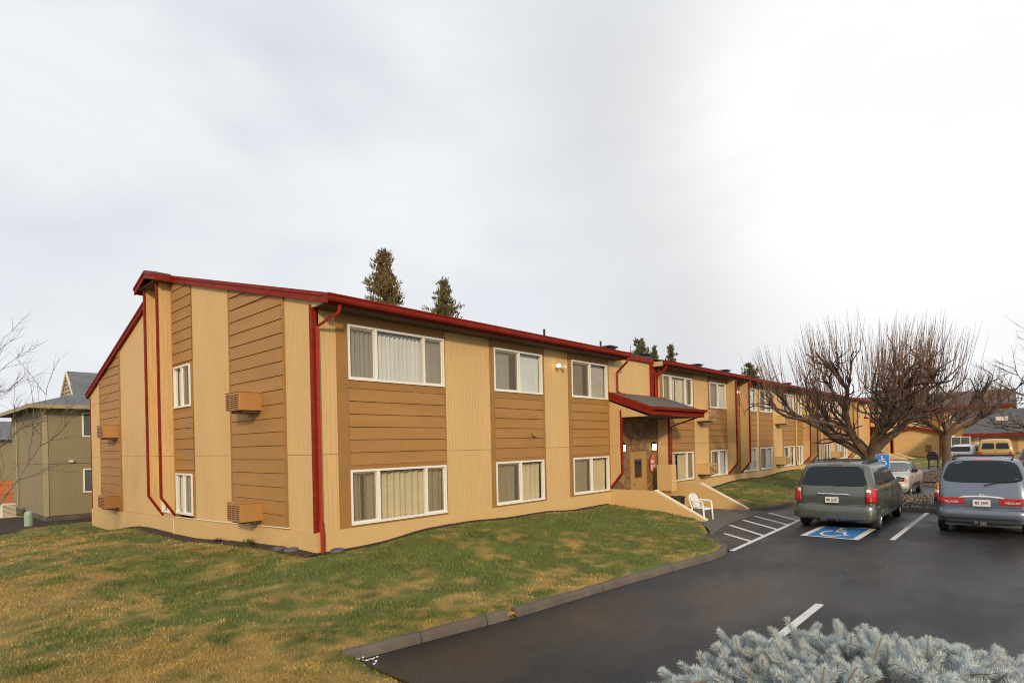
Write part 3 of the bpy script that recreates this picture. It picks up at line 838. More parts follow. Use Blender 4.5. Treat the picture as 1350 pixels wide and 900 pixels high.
layout = [('c',0,.5),('b',.5,3.41,[(.76,3.37,3)]),('c',3.41,4.95),('b',4.95,7.2,[(5.1,7.1,2)]),('c',7.2,8.36),('b',8.36,10.62,[(8.53,10.53,2)]),
 ('E',10.62,14.05),('c',14.05,14.2),('b',14.2,17.12,[(14.4,17.0,3)]),('c',17.12,18.58),('b',18.58,20.62,[(18.72,20.55,2)]),
 ('S',20.62,22.36),('b',22.36,24.52,[(22.55,24.45,2)]),('c',24.52,24.84),('b',24.84,27.0,[(24.93,26.85,2)]),('c',27.0,28.6),('b',28.6,30.88,[(28.74,30.75,2)]),
 ('c',30.88,31.06),('b',31.06,32.44,[(31.15,32.38,2)]),('S',32.44,34.14),('b',34.14,36.7,[(34.4,36.4,2)]),('c',36.7,37.22),('b',37.22,39.1,[(37.35,38.95,2)]),
 ('c',39.1,40.3),('b',40.3,42.02,[(40.42,41.95,2)]),('c',42.02,42.14),('b',42.14,44.0,[(42.22,43.9,2)]),('S',44.0,45.6),('b',45.6,47.7,[(45.8,47.55,2)]),('c',47.7,50.1),
 ('T',50.1,53.4),('b',53.4,56.2,[(53.6,56.0,3)]),('c',56.2,57.7),('b',57.7,59.7,[(57.85,59.6,2)]),('c',59.7,66)]
for seg in layout:
    k, u0, u1 = seg[:3]
    if k == 'c': cream_strip(FAC, u0, u1)
    elif k == 'b': brown_col(FAC, u0, u1, seg[3])
    elif k == 'S':                                                    # stone clad stair bay between two fins
        mb = MB(); FAC.box(mb, u0+.09, u1-.09, -.12, -.01, ZF, ZS); mb.build('stone_panel', M['stone'], bld)
        for u in (u0, u1-.09): fin(FAC, u, .45, ZF+.02, 1.32, ZS+.005)
    elif k in 'ET':                                                   # stair bay: plain panel above the porch, stone and door below
        cream_strip(FAC, u0, u1, 3.9, 5.30)
        mb = MB(); FAC.box(mb, u0+.09, u1-.09, -.14, -.03, -.3, 3.9); mb.build('stone_panel', M['stone'], bld)
        mb = MB(); FAC.box(mb, u1-.62, u1-.05, .003, .045, 3.95, 5.25); mb.build('corner_trim', M['red'], bld)
        fin(FAC, u0, .45, ZF+.10, 1.38, 3.45 if k == 'E' else 3.9); fin(FAC, u1-.09, .45, .03, .05, 3.4 if k == 'E' else 3.9)
        mb = MB()
        mb.box(u0+.02, u1-.02, -.09, -.02, 5.27, 5.43); mb.build('roof_edge_trim', M['red'], bld)

# sloping eaves line: gutters, fascia, soffit
def eave(x0, x1):
    mb = MB()
    for (xa, xb) in ((x0, x1),):
        pr = [(-.475,5.205),(-.53,5.195),(-.585,5.21),(-.60,5.25),(-.60,5.30),(-.615,5.32),(-.615,5.345),(-.585,5.345),(-.58,5.29),(-.475,5.29)]
        mb.prism([(xa, y, z) for y, z in pr], (xb-xa, 0, 0))
    mb.build('gutter', M['red'], bld)
    f = MB(); f.box(x0, x1, -.472, -.44, 5.165, 5.30); f.build('fascia_board', M['red'], bld)
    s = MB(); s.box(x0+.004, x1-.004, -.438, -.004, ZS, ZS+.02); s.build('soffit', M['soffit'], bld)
    e = MB()
    for x in (x0, x1-.03):
        e = MB(); e.box(x+.001, x+.029, -.436, -.005, ZS+.022, 5.33)
        e.build('soffit_end', M['cream'], bld)
eave(-.02, 11.1); eave(13.62, 50.6); eave(53.0, 66)
# roof slopes as slabs, the front one notched over each stair bay
def slab(name, poly, nrm_d, mat): 
    mb = MB(); mb.prism(poly, (0,0,nrm_d)); return mb.build(name, mat, bld)
def roofpt(x, y): return (x, y, zroof(y)-.062)
for i, (xa, xb, ya) in enumerate(((-.10,11.1,YE),(11.1,13.62,-.10),(13.62,50.6,YE),(50.6,53.0,-.10),(53.0,66.1,YE))):
    slab('roof', [roofpt(xa+.001*i, ya), roofpt(xb-.001, ya), roofpt(xb-.001, YR), roofpt(xa+.001*i, YR)], .035, M['shingle'])
slab('roof', [(-.10,YR+.001,ZR-.05),(66.1,YR+.001,ZR-.05),(66.1,BW+.3,zroof(BW+.3)-.05),(-.10,BW+.3,zroof(BW+.3)-.05)], .04, M['shingle'])
# roof cap over the end wall fins
slab('roof_cap', [(-.52,7.42,zroof(7.42)-.045),(-.101,7.42,zroof(7.42)-.045),(-.101,YR,ZR-.045),(-.52,YR,ZR-.045)], .05, M['shingle'])
slab('roof_cap', [(-.52,YR,ZR-.045),(-.101,YR,ZR-.045),(-.101,9.25,zroof(9.25)-.045),(-.52,9.25,zroof(9.25)-.045)], .05, M['shingle'])
# rake boards
def rake(x0, x1, ya, yb, d=.165, o=.055):
    mb = MB()
    mb.prism([(x0, ya, zroof(ya)-o), (x0, yb, zroof(yb)-o), (x0, yb, zroof(yb)-o-d), (x0, ya, zroof(ya)-o-d)], (x1-x0, 0, 0))
    mb.prism([(x0-.022, ya, zroof(ya)-.03), (x0-.022, yb, zroof(yb)-.03), (x0-.022, yb, zroof(yb)-.10), (x0-.022, ya, zroof(ya)-.10)], (.021, 0, 0))
    return mb.build('rake_board', M['red'], bld)
rake(-.098, -.004, YE+.01, 7.44); rake(-.098, -.004, 9.22, BW+.28); rake(-.52, -.47, 7.42, YR-.001); rake(-.52, -.47, YR+.001, 9.25)
mb = MB()
for ya in (7.425, 9.205):
    mb = MB(); mb.box(-.468, -.10, ya, ya+.04, zroof(ya+.02)-.215, zroof(ya+.02)-.06); mb.build('rake_return', M['red'], bld)
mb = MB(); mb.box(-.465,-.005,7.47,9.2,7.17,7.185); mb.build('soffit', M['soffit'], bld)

# --- end wall
def toprake(y): return zroof(y)-.16
def zfe(y): return ZF-.0285*y                                         # the footing follows the falling ground
def end_panel(y0, y1, mat='cream'):
    ys_ = [y0]+([YR] if y0 < YR < y1 else [])+[y1]
    poly = [END.pt(y0,0,zfe(y0)), END.pt(y1,0,zfe(y1))]+[END.pt(y,0,toprake(y)) for y in reversed(ys_)]
    mb = MB(); mb.prism(poly, (.12,0,0)); return mb.build('wall_panel', M[mat], bld)
def end_boards(y0, y1, zlo, name='lap_siding'):
    l = MB(); lap(l, END, y0+.06, y1-.06, zlo, 8, .295, top=toprake); l.build(name, M['brown'], bld)
    t_ = MB()
    for a in (y0, y1-.06):
        t_.prism([END.pt(a,0.001,zfe(a)), END.pt(a+.06,.001,zfe(a)), END.pt(a+.06,.001,toprake(a+.06)), END.pt(a,.001,toprake(a))], (-.034,0,0))
    t_.build('trim_board', M['browntrim'], bld)
end_panel(0, 1.13)
end_panel(1.13, 3.87, 'browntrim'); end_boards(1.13, 3.87, .72)
end_panel(3.87, 6.22)
# brown window column beside the fins (windows cut in between)
wy0, wy1 = 6.43, 7.64
mb = MB()
for a, b in ((6.22, wy0-.001), (wy1+.001, 7.78)):
    mb.prism([END.pt(a,0,zfe(a)), END.pt(b,0,zfe(b)), END.pt(b,0,toprake(b)), END.pt(a,0,toprake(a))], (.12,0,0))
EW = ((3.62,4.78),(.66,1.80))
END.box(mb, wy0, wy1, -.12, 0, EW[1][1]+.001, EW[0][0]-.001)
mb.prism([END.pt(wy0,0,EW[0][1]), END.pt(wy1,0,EW[0][1]), END.pt(wy1,0,toprake(wy1)), END.pt(wy0,0,toprake(wy0))], (.12,0,0))
mb.build('wall_panel', M['browntrim'], bld)
l = MB(); lap(l, END, 6.28, 7.7, EW[0][1]+.08, 8, .295, top=toprake); l.build('lap_siding', M['brown'], bld); l = MB(); lap(l, END, 6.28, 7.7, EW[1][1]+.10, EW[0][0]-.10, .2865); l.build('lap_siding', M['brown'], bld)
window(END, wy0, wy1, *EW[0], 2, seed=101); window(END, wy0, wy1, *EW[1], 2, seed=104)
# stair slot between the fins
mb = MB(); mb.prism([END.pt(7.86,-.02,zfe(7.86)), END.pt(8.86,-.02,zfe(8.86)), END.pt(8.86,-.02,.62), END.pt(7.86,-.02,.62)], (.1,0,0))
mb.prism([END.pt(7.86,-.02,1.52), END.pt(8.86,-.02,1.52), END.pt(8.86,-.02,toprake(8.86)), END.pt(8.3,-.02,toprake(8.3)), END.pt(7.86,-.02,toprake(7.86))], (.1,0,0)); mb.build('wall_panel', M['cream'], bld)
window(END, 7.87, 8.85, .63, 1.51, 2, seed=107)
for y in (7.78, 8.86): fin(END, y, .36, zfe(y)+.03, 1.12, zroof(y)-.10)
end_panel(8.95, 12.87)
end_panel(12.87, 15.47, 'browntrim'); end_boards(12.87, 15.47, .42)
end_panel(15.47, BW)
mb = MB(); END.box(mb, BW-.05, BW+.012, -.02, .02, zfe(BW), 4.6); mb.build('corner_trim', M['red'], bld)
mb = MB(); mb.box(-.03, .07, -.028, -.0005, ZF-.02, ZS); mb.box(-.03, -.0005, -.0003, .085, ZF-.02, 5.22); mb.build('corner_trim', M['red'], bld)
# rear and far walls close the block
mb = MB(); mb.box(.12, BL, BW-.12, BW, ZF, 4.6); mb.prism([(BL,.0,ZF),(BL,BW,ZF),(BL,BW,4.7),(BL,YR,7.4),(BL,0,5.2)], (.1,0,0)); mb.build('wall_panel', M['stucco'], bld)
# foundation
mb = MB()
mb.prism([(-.028,-.03,-1),(-.028,-.03,ZF),(-.028,BW+.03,zfe(BW)-.01),(-.028,BW+.03,-1.2)], (.15,0,0))
mb.box(.123, 10.60, -.029, .12, -.6, ZF-.002); mb.box(14.07, 50.1, -.029, .12, -.4, ZF-.002); mb.box(53.4, BL, -.029, .12, -.4, ZF-.002); mb.box(.2, BL, BW-.2, BW+.02, -1.2, .5)
mb.build('foundation', M['found'], bld)
mb = MB(); mb.tube([(-.045,1.0,ZF+.0),(-.045,4,zfe(4)+.012),(-.045,7.72,zfe(7.72)+.012),(-.045,7.8,zfe(7.8)-.03),(-.045,7.8,-.15)], .014, 6); mb.build('conduit_pipe', M['wallcap'], bld, smooth=True)

# corner downspout and the elbows at the gutter ends
downspout('downspout', [(.28,-.54,5.16),(.28,-.50,5.04),(.05,-.075,4.78),(.05,-.075,.95)])
downspout('downspout', [(.05,-.078,.97),(.05,-.10,.80),(.05,-.115,.70),(.05,-.115,.36)], r=.05)
downspout('downspout', [(11.02,-.54,5.17),(11.02,-.50,5.05),(11.08,-.07,4.76),(11.08,-.07,4.10),(11.2,-.14,4.02),(11.35,-.2,4.02)])
downspout('downspout', [(13.72,-.54,5.17),(13.72,-.50,5.05),(13.72,-.085,4.76),(13.72,-.085,4.08),(13.8,-.16,4.0),(13.95,-.22,3.98)])
downspout('downspout', [(50.5,-.54,5.17),(50.5,-.50,5.05),(50.5,-.07,4.76),(50.5,-.07,3.9)])
downspout('downspout', [(30.97,-.06,5.1),(30.97,-.06,1.1),(30.97,-.30,.55),(30.97,-.34,.50)], mat='found')
mb = MB(); mb.tube([(30.97,-.33,.52),(31.0,-.5,.47)], .06, 8); mb.build('drain_boot', M['black'], bld)

# window air conditioners
def air_con(P, u0, u1, z0, z1, d, mat='acbox'):
    mb = MB(); P.box(mb, u0, u1, .002, d, z0, z1); P.box(mb, u0-.015, u1+.015, .002, d+.02, z1, z1+.015)
    o = mb.build('air_conditioner', M[mat], bld, bevel=.008)
    g = MB(); n = 7
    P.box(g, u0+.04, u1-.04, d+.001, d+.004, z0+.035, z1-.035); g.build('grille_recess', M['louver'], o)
    b = MB()
    for i in range(n+1):
        zz = z0+.04+(z1-z0-.08)*i/n; P.box(b, u0+.035, u1-.035, d+.004, d+.020, zz-.008, zz+.008)
    for i in range(4):
        uu = u0+.04+(u1-u0-.08)*i/3; P.box(b, uu-.006, uu+.006, d+.003, d+.017, z0+.037, z1-.037)
    b.build('grille', M[mat], o)
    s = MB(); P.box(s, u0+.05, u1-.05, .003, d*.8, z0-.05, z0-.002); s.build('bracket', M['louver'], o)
air_con(END, 2.22, 2.93, 3.27, 3.66, .5); air_con(END, 2.28, 2.98, .84, 1.24, .5)
air_con(END, 13.15, 13.95, 2.93, 3.36, .45); air_con(END, 13.2, 14.0, .50, .92, .45)
for u in (17.35, 27.35, 39.3, 56.5):
    for z in (3.2, .98): air_con(FAC, u, u+.8, z, z+.42, .5, 'accream')

# outside lights
def flood(x, z, y=-.0):
    b = MB(); b.lathe([(0,-.05),(.05,-.05),(.055,0)], (x, y, z), 'y', 14); b.tube([(x-.03,y-.04,z),(x-.13,y-.12,z+.02)], .015, 6); b.tube([(x+.03,y-.04,z),(x+.13,y-.12,z+.02)], .015, 6)
    b.lathe([(.028,0),(.035,-.06),(.06,-.13),(.055,-.13),(.03,-.07)], (x+.14,y-.1,z+.01), 'y', 14)
    b.lathe([(.028,0),(.035,-.06),(.06,-.13),(.055,-.13),(.03,-.07)], (x-.14,y-.1,z+.01), 'y', 14)
    o = b.build('flood_light', M['white'], bld, smooth=True)
    l = MB(); l.lathe([(0,-.14),(.03,-.13),(.052,-.10),(.045,-.06),(0,-.05)], (x-.14,y-.1,z+.01), 'y', 14); l.build('lit_bulb', M['lamp'], o, smooth=True)
    l = MB(); l.lathe([(0,-.125),(.03,-.12),(.05,-.09),(.045,-.06),(0,-.05)], (x+.14,y-.1,z+.01), 'y', 14); l.build('bulb', M['clearlens'], o, smooth=True)
flood(7.80, 4.66); flood(21.55, 4.62, .0); flood(33.4, 4.62); flood(44.9, 4.62)
mb = MB(); mb.prism([(6.55,-.035,2.62),(6.55,-.13,2.62),(6.55,-.06,2.74),(6.55,-.035,2.74)], (.14,0,0)); mb.build('dryer_vent', M['brown'], bld)

# porch roof over the entrance
def porch(x0, x1, yf, zw, zf_, name):
    mb = MB(); th = .10
    xs0, xs1 = x0-.06, x1+.45
    mb.prism([(xs0, .0, zw), (xs0, yf, zf_), (xs0, yf, zf_-.06), (xs0, .0, zw-.06)], (xs1-xs0, 0, 0)); o = mb.build(name, M['shingle'], bld)
    for x in (xs0, xs1-.04):
        r = MB(); r.prism([(x-.012, -.035, zw-.085), (x-.012, yf+.0, zf_-.065), (x-.012, yf+.0, zf_-.25), (x-.012, -.035, zw-.27)], (.06, 0, 0))
        r.prism([(x-.028, -.035, zw+.004), (x-.028, yf-.02, zf_+.004), (x-.028, yf-.02, zf_-.10), (x-.028, -.035, zw-.10)], (.0155 if x == xs0 else .092, 0, 0)) if x == xs0 else None
        r.build('porch_rake', M['red'], o)
    g = MB(); g.prism([(xs0-.03, yf-.001, zf_-.08),(xs0-.03, yf-.11, zf_-.07),(xs0-.03, yf-.125, zf_+.02),(xs0-.03, yf-.001, zf_+.015)], (xs1-xs0+.06, 0, 0))
    g.box(xs0+.05, xs1-.02, yf+.001, yf+.035, zf_-.23, zf_-.07); g.build('porch_gutter', M['red'], o)
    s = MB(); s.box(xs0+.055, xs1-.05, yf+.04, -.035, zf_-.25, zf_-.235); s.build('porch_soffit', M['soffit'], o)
    c = MB(); c.prism([(xs0+.012, -.001, zf_-.262), (xs0+.012, yf+.2, zf_-.262), (xs0+.012, -.001, zw-.31)], (.03, 0, 0)); c.build('porch_gable', M['cream'], o)
    return o
pr = porch(10.68, 13.98, -1.62, 4.07, 3.47, 'porch_roof')
downspout('downspout', [(14.36,-1.66,3.42),(14.34,-1.62,3.3),(14.04,-.52,2.93),(14.04,-.50,ZF+.1)], r=.034)
porch(50.2, 53.3, -1.62, 4.07, 3.47, 'porch_roof')

# entrance door, lanterns, notice
mb = MB(); FAC.box(mb, 11.92, 12.02, -.025, .03, -.02, 2.04); FAC.box(mb, 12.92, 13.02, -.025, .03, -.02, 2.04); FAC.box(mb, 12.02, 12.92, -.025, .029, 1.96, 2.04); fr = mb.build('door_frame', M['door'], bld)
mb = MB(); FAC.box(mb, 12.02, 12.17, -.02, .012, .01, 1.955); FAC.box(mb, 12.70, 12.92, -.02, .012, .01, 1.955); FAC.box(mb, 12.17, 12.70, -.02, .012, .01, 1.13); FAC.box(mb, 12.17, 12.70, -.02, .012, 1.78, 1.955)
dr = mb.build('door', M['door'], bld)
mb = MB(); FAC.box(mb, 12.17, 12.70, -.015, -.005, 1.13, 1.78); mb.build('door_glass', M['carglass'], dr)
mb = MB(); FAC.box(mb, 12.14, 12.175, .012, .022, 1.10, 1.81); FAC.box(mb, 12.695, 12.73, .012, .022, 1.10, 1.81); FAC.box(mb, 12.175, 12.695, .012, .022, 1.78, 1.81); FAC.box(mb, 12.175, 12.695, .012, .022, 1.10, 1.13); mb.build('glass_bead', M['acbox'], dr)
mb = MB(); mb.lathe([(0,-.07),(.03,-.065),(.032,-.045),(.012,-.03),(.012,0)], (12.09,-.012,.92), 'y', 12); mb.box(12.24,12.44,-.030,-.023,1.10,1.13); mb.build('door_handle', M['steel'], dr, smooth=True)
def lantern(x, z, y):
    b = MB(); b.box(x-.035, x+.035, y-.03, y, z-.04, z+.16); b.box(x-.07, x+.07, y-.17, y-.03, z+.10, z+.12)
    b.add([(x-.075,y-.175,z+.12),(x+.075,y-.175,z+.12),(x+.075,y-.025,z+.12),(x-.075,y-.025,z+.12),(x,y-.10,z+.22)], [(0,1,4),(1,2,4),(2,3,4),(3,0,4)]); b.box(x-.06,x+.06,y-.16,y-.04,z-.13,z-.115)
    o = b.build('wall_lantern', M['black'], bld)
    g = MB(); g.box(x-.055, x+.055, y-.155, y-.045, z-.114, z+.099); g.build('lit_glass', M['lampw'], o)
lantern(11.32, 2.20, -.0); lantern(13.50, 2.20, .0)
n_ = MB(); n_.prism([(13.30,-.005,1.28),(13.72,-.005,1.28),(13.72,-.005,1.76),(13.51,-.005,1.97),(13.30,-.005,1.76)], (0,-.02,0)); nt = n_.build('notice_board', M['signred'], bld)
n_ = MB(); y = -.028
n_.box(13.33,13.61,y,y+.004,1.60,1.73); n_.box(13.33,13.52,y,y+.004,1.37,1.55); n_.box(13.56,13.67,y,y+.004,1.45,1.55); n_.box(13.33,13.60,y,y+.004,1.31,1.34); n_.box(13.49,13.53,y,y+.004,1.78,1.83)
stroke_pts = [((13.40,1.77),(13.51,1.90)),((13.51,1.90),(13.62,1.77))]
for (a, b), (c_2, d_) in stroke_pts: n_.prism([(a,y+.002,b),(a+.02,y+.002,b),(c_2+.02,y+.002,d_),(c_2,y+.002,d_)], (0,-.004,0))
n_.build('notice_print', M['signpale'], nt)
# roof vents and pipes
for x, y in ((13.2,1.6),(16.2,1.7),(21.0,1.6),(24.2,1.5),(29,1.6),(35,1.6),(41,1.6),(47,1.6)):
    b = MB(); z = zroof(y); b.box(x-.2, x+.2, y-.2, y+.2, z-.05, z+.10); b.prism([(x-.27,y-.27,z+.10),(x+.27,y-.27,z+.10),(x+.27,y+.27,z+.10),(x-.27,y+.27,z+.10)], (0,0,.06)); b.build('roof_vent', M['black'], bld)
for x, y in ((8.4,.9),(11.6,.9)):
    b = MB(); b.tube([(x,y,zroof(y)-.05),(x,y,zroof(y)+.26)], .035, 8); b.build('vent_pipe', M['black'], bld)

# ------------------------------------------------------------------ entrance steps, wing walls and what stands there
def wing_wall(label, x, th, top, y1, y2, yb):
    e = thing('wing_wall', label, 'wall', (x, 0, 0), group='sloping walls beside the entrance door')
    mb = MB(); mb.prism([(0,yb,-.4),(0,yb,top),(0,y1,top),(0,y2,.02),(0,y2,-.4)], (th,0,0)); mb.build('wall_body', M['stucco'], e)
    c = MB(); c.prism([(-.006,y1+.02,top+.003),(-.006,y1-.01,top+.04),(-.006,y2-.03,.055),(-.006,y2-.02,.022)], (th+.012,0,0)); c.build('wall_cap', M['wallcap'], e); return e
wing_wall('low tan wall sloping down to the lawn left of the white plastic chair', 10.60, .17, .84, -1.62, -3.24, -.032)
wing_wall('low tan wall sloping down behind the white plastic chair, with the cabinet at its upper end', 13.92, .17, .86, -1.62, -3.28, -.032)
wing_wall('low tan wall sloping down in front of the far porch beyond the first bare tree', 50.0, .17, .9, -1.7, -4.2, -.032)
wing_wall('low tan wall sloping down right beside the far porch behind the white car', 53.5, .17, .9, -1.7, -4.2, -.032)
cb = thing('mailbox_cabinet', 'tan metal mailbox cabinet raised on a post right of the entrance door', 'mailbox', (13.42,-.60,.0))
mb = MB(); mb.box(-.16,.16,-.30,.30,.60,1.55); mb.build('cabinet_box', M['accream'], cb, bevel=.012)
mb = MB(); mb.box(-.168,-.161,-.28,.28,.62,1.53); mb.build('cabinet_door', M['accream'], cb)
mb = MB(); mb.box(-.14,.15,-.306,-.301,.62,1.06); mb.box(-.14,.15,-.306,-.301,1.075,1.53); mb.build('side_door', M['stucco'], cb)
mb = MB(); mb.box(-.09,.09,-.12,.12,0,.599); mb.build('post', M['acbox'], cb)
bn = thing('trash_can', 'black plastic trash can on the path behind the white chair', 'trash can', (11.05,-2.15,0))
mb = MB(); mb.lathe([(0,.42),(.19,.42),(.19,.05),(.0,.05)], (0,0,-.03), seg=20); mb.lathe([(0,0),(.19,0),(.23,.62),(.25,.63),(.25,.66),(.22,.66),(.18,.03),(0,.03)], (0,0,0), seg=22); mb.build('bucket', M['black'], bn, smooth=True)
mb = MB(); mb.tube([(.23,-.06,.52),(.29,-.06,.52),(.29,.06,.52),(.23,.06,.52)], .012, 6); mb.build('handle', M['black'], bn)

def patio_chair(label, loc, rz):
    """monobloc garden chair, facing +x"""
    e = thing('plastic_chair', label, 'chair', loc, rz); W2 = .25
    s = MB(); vs = []; fs = []; n = 8
    for i in range(n+1):
        x = -.2+.44*i/n; z = .42+.012*math.cos(i/n*3)-(.03 if i == n else 0)
        for j in range(n+1):
            yy = -W2*.9+1.8*W2*j/n; vs.append((x, yy, z-.012*math.sin(PI*j/n)))
    fs = [(i*(n+1)+j, i*(n+1)+j+1, (i+1)*(n+1)+j+1, (i+1)*(n+1)+j) for i in range(n) for j in range(n)]
    s.add(vs, fs); o = s.build('seat', M['whiteplastic'], e, smooth=True); md = o.modifiers.new('thick', 'SOLIDIFY'); md.thickness = .022
    b = MB()
    for j in range(6):
        yy = -.16+.064*j; b.prism([(-.2,yy-.021,.43),(-.2,yy+.021,.43),(-.335,yy*1.12+.021,.80),(-.335,yy*1.12-.021,.80)], (.016,0,.005))
    arc = [(-.24,-.245,.44),(-.30,-.255,.62),(-.345,-.235,.78),(-.365,-.14,.865),(-.37,0,.885),(-.365,.14,.865),(-.345,.235,.78),(-.30,.255,.62),(-.24,.245,.44)]
    b.tube(arc, .024, 8); b.tube([(-.335,-.22,.80),(-.345,0,.83),(-.335,.22,.80)], .022, 8); b.build('backrest', M['whiteplastic'], e, smooth=True)
    for sgn in (-1, 1):
        a = MB(); a.tube([(-.31,sgn*.25,.66),(-.15,sgn*.285,.655),(.08,sgn*.295,.65),(.20,sgn*.29,.63)], [.022,.03,.03,.026], 8); a.build('armrest', M['whiteplastic'], e, smooth=True)
        l = MB(); l.tube([(.20,sgn*.29,.635),(.225,sgn*.28,.42),(.26,sgn*.275,0)], [.028,.034,.024], 8); l.build('leg', M['whiteplastic'], e, smooth=True)
        l = MB(); l.tube([(-.22,sgn*.235,.43),(-.28,sgn*.25,.2),(-.33,sgn*.265,0)], [.034,.03,.024], 8); l.build('leg', M['whiteplastic'], e, smooth=True)
    return e
patio_chair('white plastic garden chair with slatted back at the foot of the entrance wall', (10.99,-2.97,.005), math.atan2(-.96,-.12)).scale = (.87,.87,.87)
# ------------------------------------------------------------------ vehicles
M['carglass'] = mat_simple('dark_car_glass', (.010,.014,.018), .05, .2, 2); M['carglass'].node_tree.nodes['Principled BSDF'].inputs['Specular IOR Level'].default_value = .38
M['screenglass'] = mat_simple('windscreen', (.10,.125,.125), .08, .35, 1.5)
KEYS = ('xr','xf','hw','rx','ry','fx','fy')
class Car:
    """body lofted from level outlines: rear at x=0, nose towards +x"""
    def __init__(self, levels):
        self.z = [l[0] for l in levels]; self.p = [l[1:] for l in levels]
    def at(self, z):
        z = min(max(z, self.z[0]), self.z[-1])
        return [float(np.interp(z, self.z, [q[i] for q in self.p])) for i in range(7)]
    def outline(self, z, n=9):
        xr, xf, hw, rx, ry, fx, fy = self.at(z); h = []
        for i in range(5): h.append((xr, (hw-ry)*i/5))
        for i in range(n+1):
            a = PI/2*i/n; h.append((xr+rx*(1-math.cos(a)), hw-ry+ry*math.sin(a)))
        for i in range(1, 10): h.append((xr+rx+(xf-fx-xr-rx)*i/10, hw))
        for i in range(n+1):
            a = PI/2*i/n; h.append((xf-fx+fx*math.sin(a), hw-fy+fy*math.cos(a)))
        for i in range(1, 5): h.append((xf, (hw-fy)*(1-i/5)))
        h.append((xf, 0.0))
        # bow the ends
        h = [(x+.05*(abs(y)/hw)**2*(1 if x < (xr+xf)/2 else -1)*max(0, 1-min(x-xr, xf-x)/.5), y) for x, y in h]
        return h+[(x, -y) for x, y in reversed(h[1:-1])]
    def side(self, x, z, off=.004, s=1):
        xr, xf, hw, rx, ry, fx, fy = self.at(z)
        if x < xr+rx: y = hw-ry+ry*math.sqrt(max(0, 1-((xr+rx-x)/rx)**2))
        elif x > xf-fx: y = hw-fy+fy*math.sqrt(max(0, 1-((x-xf+fx)/fx)**2))
        else: y = hw
        return (x, s*(y+off), z)
    def end(self, y, z, off=.004, front=False):
        xr, xf, hw, rx, ry, fx, fy = self.at(z); a = abs(y)
        b = .05*(a/hw)**2
        if front:
            x = xf-b
            if a > hw-fy: x = xf-fx+fx*math.sqrt(max(0, 1-((a-hw+fy)/fy)**2))-b*.3
            return (x+off, y, z)
        x = xr+b
        if a > hw-ry: x = xr+rx-rx*math.sqrt(max(0, 1-((a-hw+ry)/ry)**2))+b*.3
        return (x-off, y, z)
    def body(self, parent, mat, wheels, wr, dark='black', z0=None):
        mb = MB(); n = None
        for z in self.z:
            o = self.outline(z); n = len(o); mb.v += [(x, y, z) for x, y in o]
        L_ = len(self.z)
        for k in range(L_-1):
            for i in range(n):
                j = (i+1) % n; mb.f.append((k*n+i, k*n+j, (k+1)*n+j, (k+1)*n+i)); mb.mi.append(0)
        mb.f.append(tuple(range(n))); mb.mi.append(1); mb.f.append(tuple((L_-1)*n+i for i in range(n))); mb.mi.append(0)
        o = mb.build('body', [M[mat], M[dark]], parent, smooth=True, angle=28)
        cut = MB()
        for x, tr in wheels:
            for s in (-1, 1):
                cut.lathe([(0,0),(wr+.045,0),(wr+.045,.5),(0,.5)], (x, s*.60 if s > 0 else -1.10, wr-.0), 'y', 28, 1)
        c = cut.build('cut', [M[mat], M[dark]])
        md = o.modifiers.new('b', 'BOOLEAN'); md.object = c; md.operation = 'DIFFERENCE'; md.solver = 'EXACT'
        dg = bpy.context.evaluated_depsgraph_get(); dg.update()
        nm = bpy.data.meshes.new_from_object(o.evaluated_get(dg)); o.modifiers.remove(md)
        old = o.data; o.data = nm; bpy.data.meshes.remove(old); nm.name = 'body'
        bpy.data.objects.remove(c, do_unlink=True)
        nm.polygons.foreach_set('use_smooth', [True]*len(nm.polygons)); nm.set_sharp_from_angle(angle=R(28))
        return o
    def patch(self, where, corners, name, mat, parent, n=5, off=.004, s=1, seg=36, rings=5):
        """rounded quad laid on the surface. corners: (u,v) x4 anticlockwise, u = x (side) or y (end)"""
        mb = MB(); vs = []; fs = []
        def bil(a, b):
            c = corners; k = ((1-a)*(1-b)/4, (1+a)*(1-b)/4, (1+a)*(1+b)/4, (1-a)*(1+b)/4)
            return sum(q*p[0] for q, p in zip(k, c)), sum(q*p[1] for q, p in zip(k, c))
        f = {'side': lambda u, v: self.side(u, v, off, s), 'rear': lambda u, v: self.end(u, v, off), 'front': lambda u, v: self.end(u, v, off, True)}[where]
        vs.append(f(*bil(0, 0)))
        for r in range(1, rings+1):
            for i in range(seg):
                t_ = 2*PI*i/seg; ca, sa = math.cos(t_), math.sin(t_); m = (abs(ca)**n+abs(sa)**n)**(-1/n)
                vs.append(f(*bil(ca*m*r/rings, sa*m*r/rings)))
        for i in range(seg): fs.append((0, 1+i, 1+(i+1) % seg))
        for r in range(rings-1):
            for i in range(seg):
                j = (i+1) % seg; a = 1+r*seg; fs.append((a+i, a+seg+i, a+seg+j, a+j))
        mb.add(vs, fs); return mb.build(name, M[mat] if isinstance(mat, str) else mat, parent, smooth=True, angle=60)
    def seam(self, paths, parent, name='panel_gap', r=.005, mat='black'):
        """thin dark gaps between panels; paths = list of (where, pts, s)"""
        mb = MB()
        for where, pts, s in paths:
            P = []
            for a, b in zip(pts, pts[1:]):
                for i in range(6): P.append((a[0]+(b[0]-a[0])*i/6, a[1]+(b[1]-a[1])*i/6))
            P.append(pts[-1])
            f = (lambda u, v: self.side(u, v, .0, s)) if where == 'side' else (lambda u, v: self.end(u, v, .0, where == 'front'))
            mb.tube([f(*q) for q in P], r, 4)
        return mb.build(name, M[mat], parent)
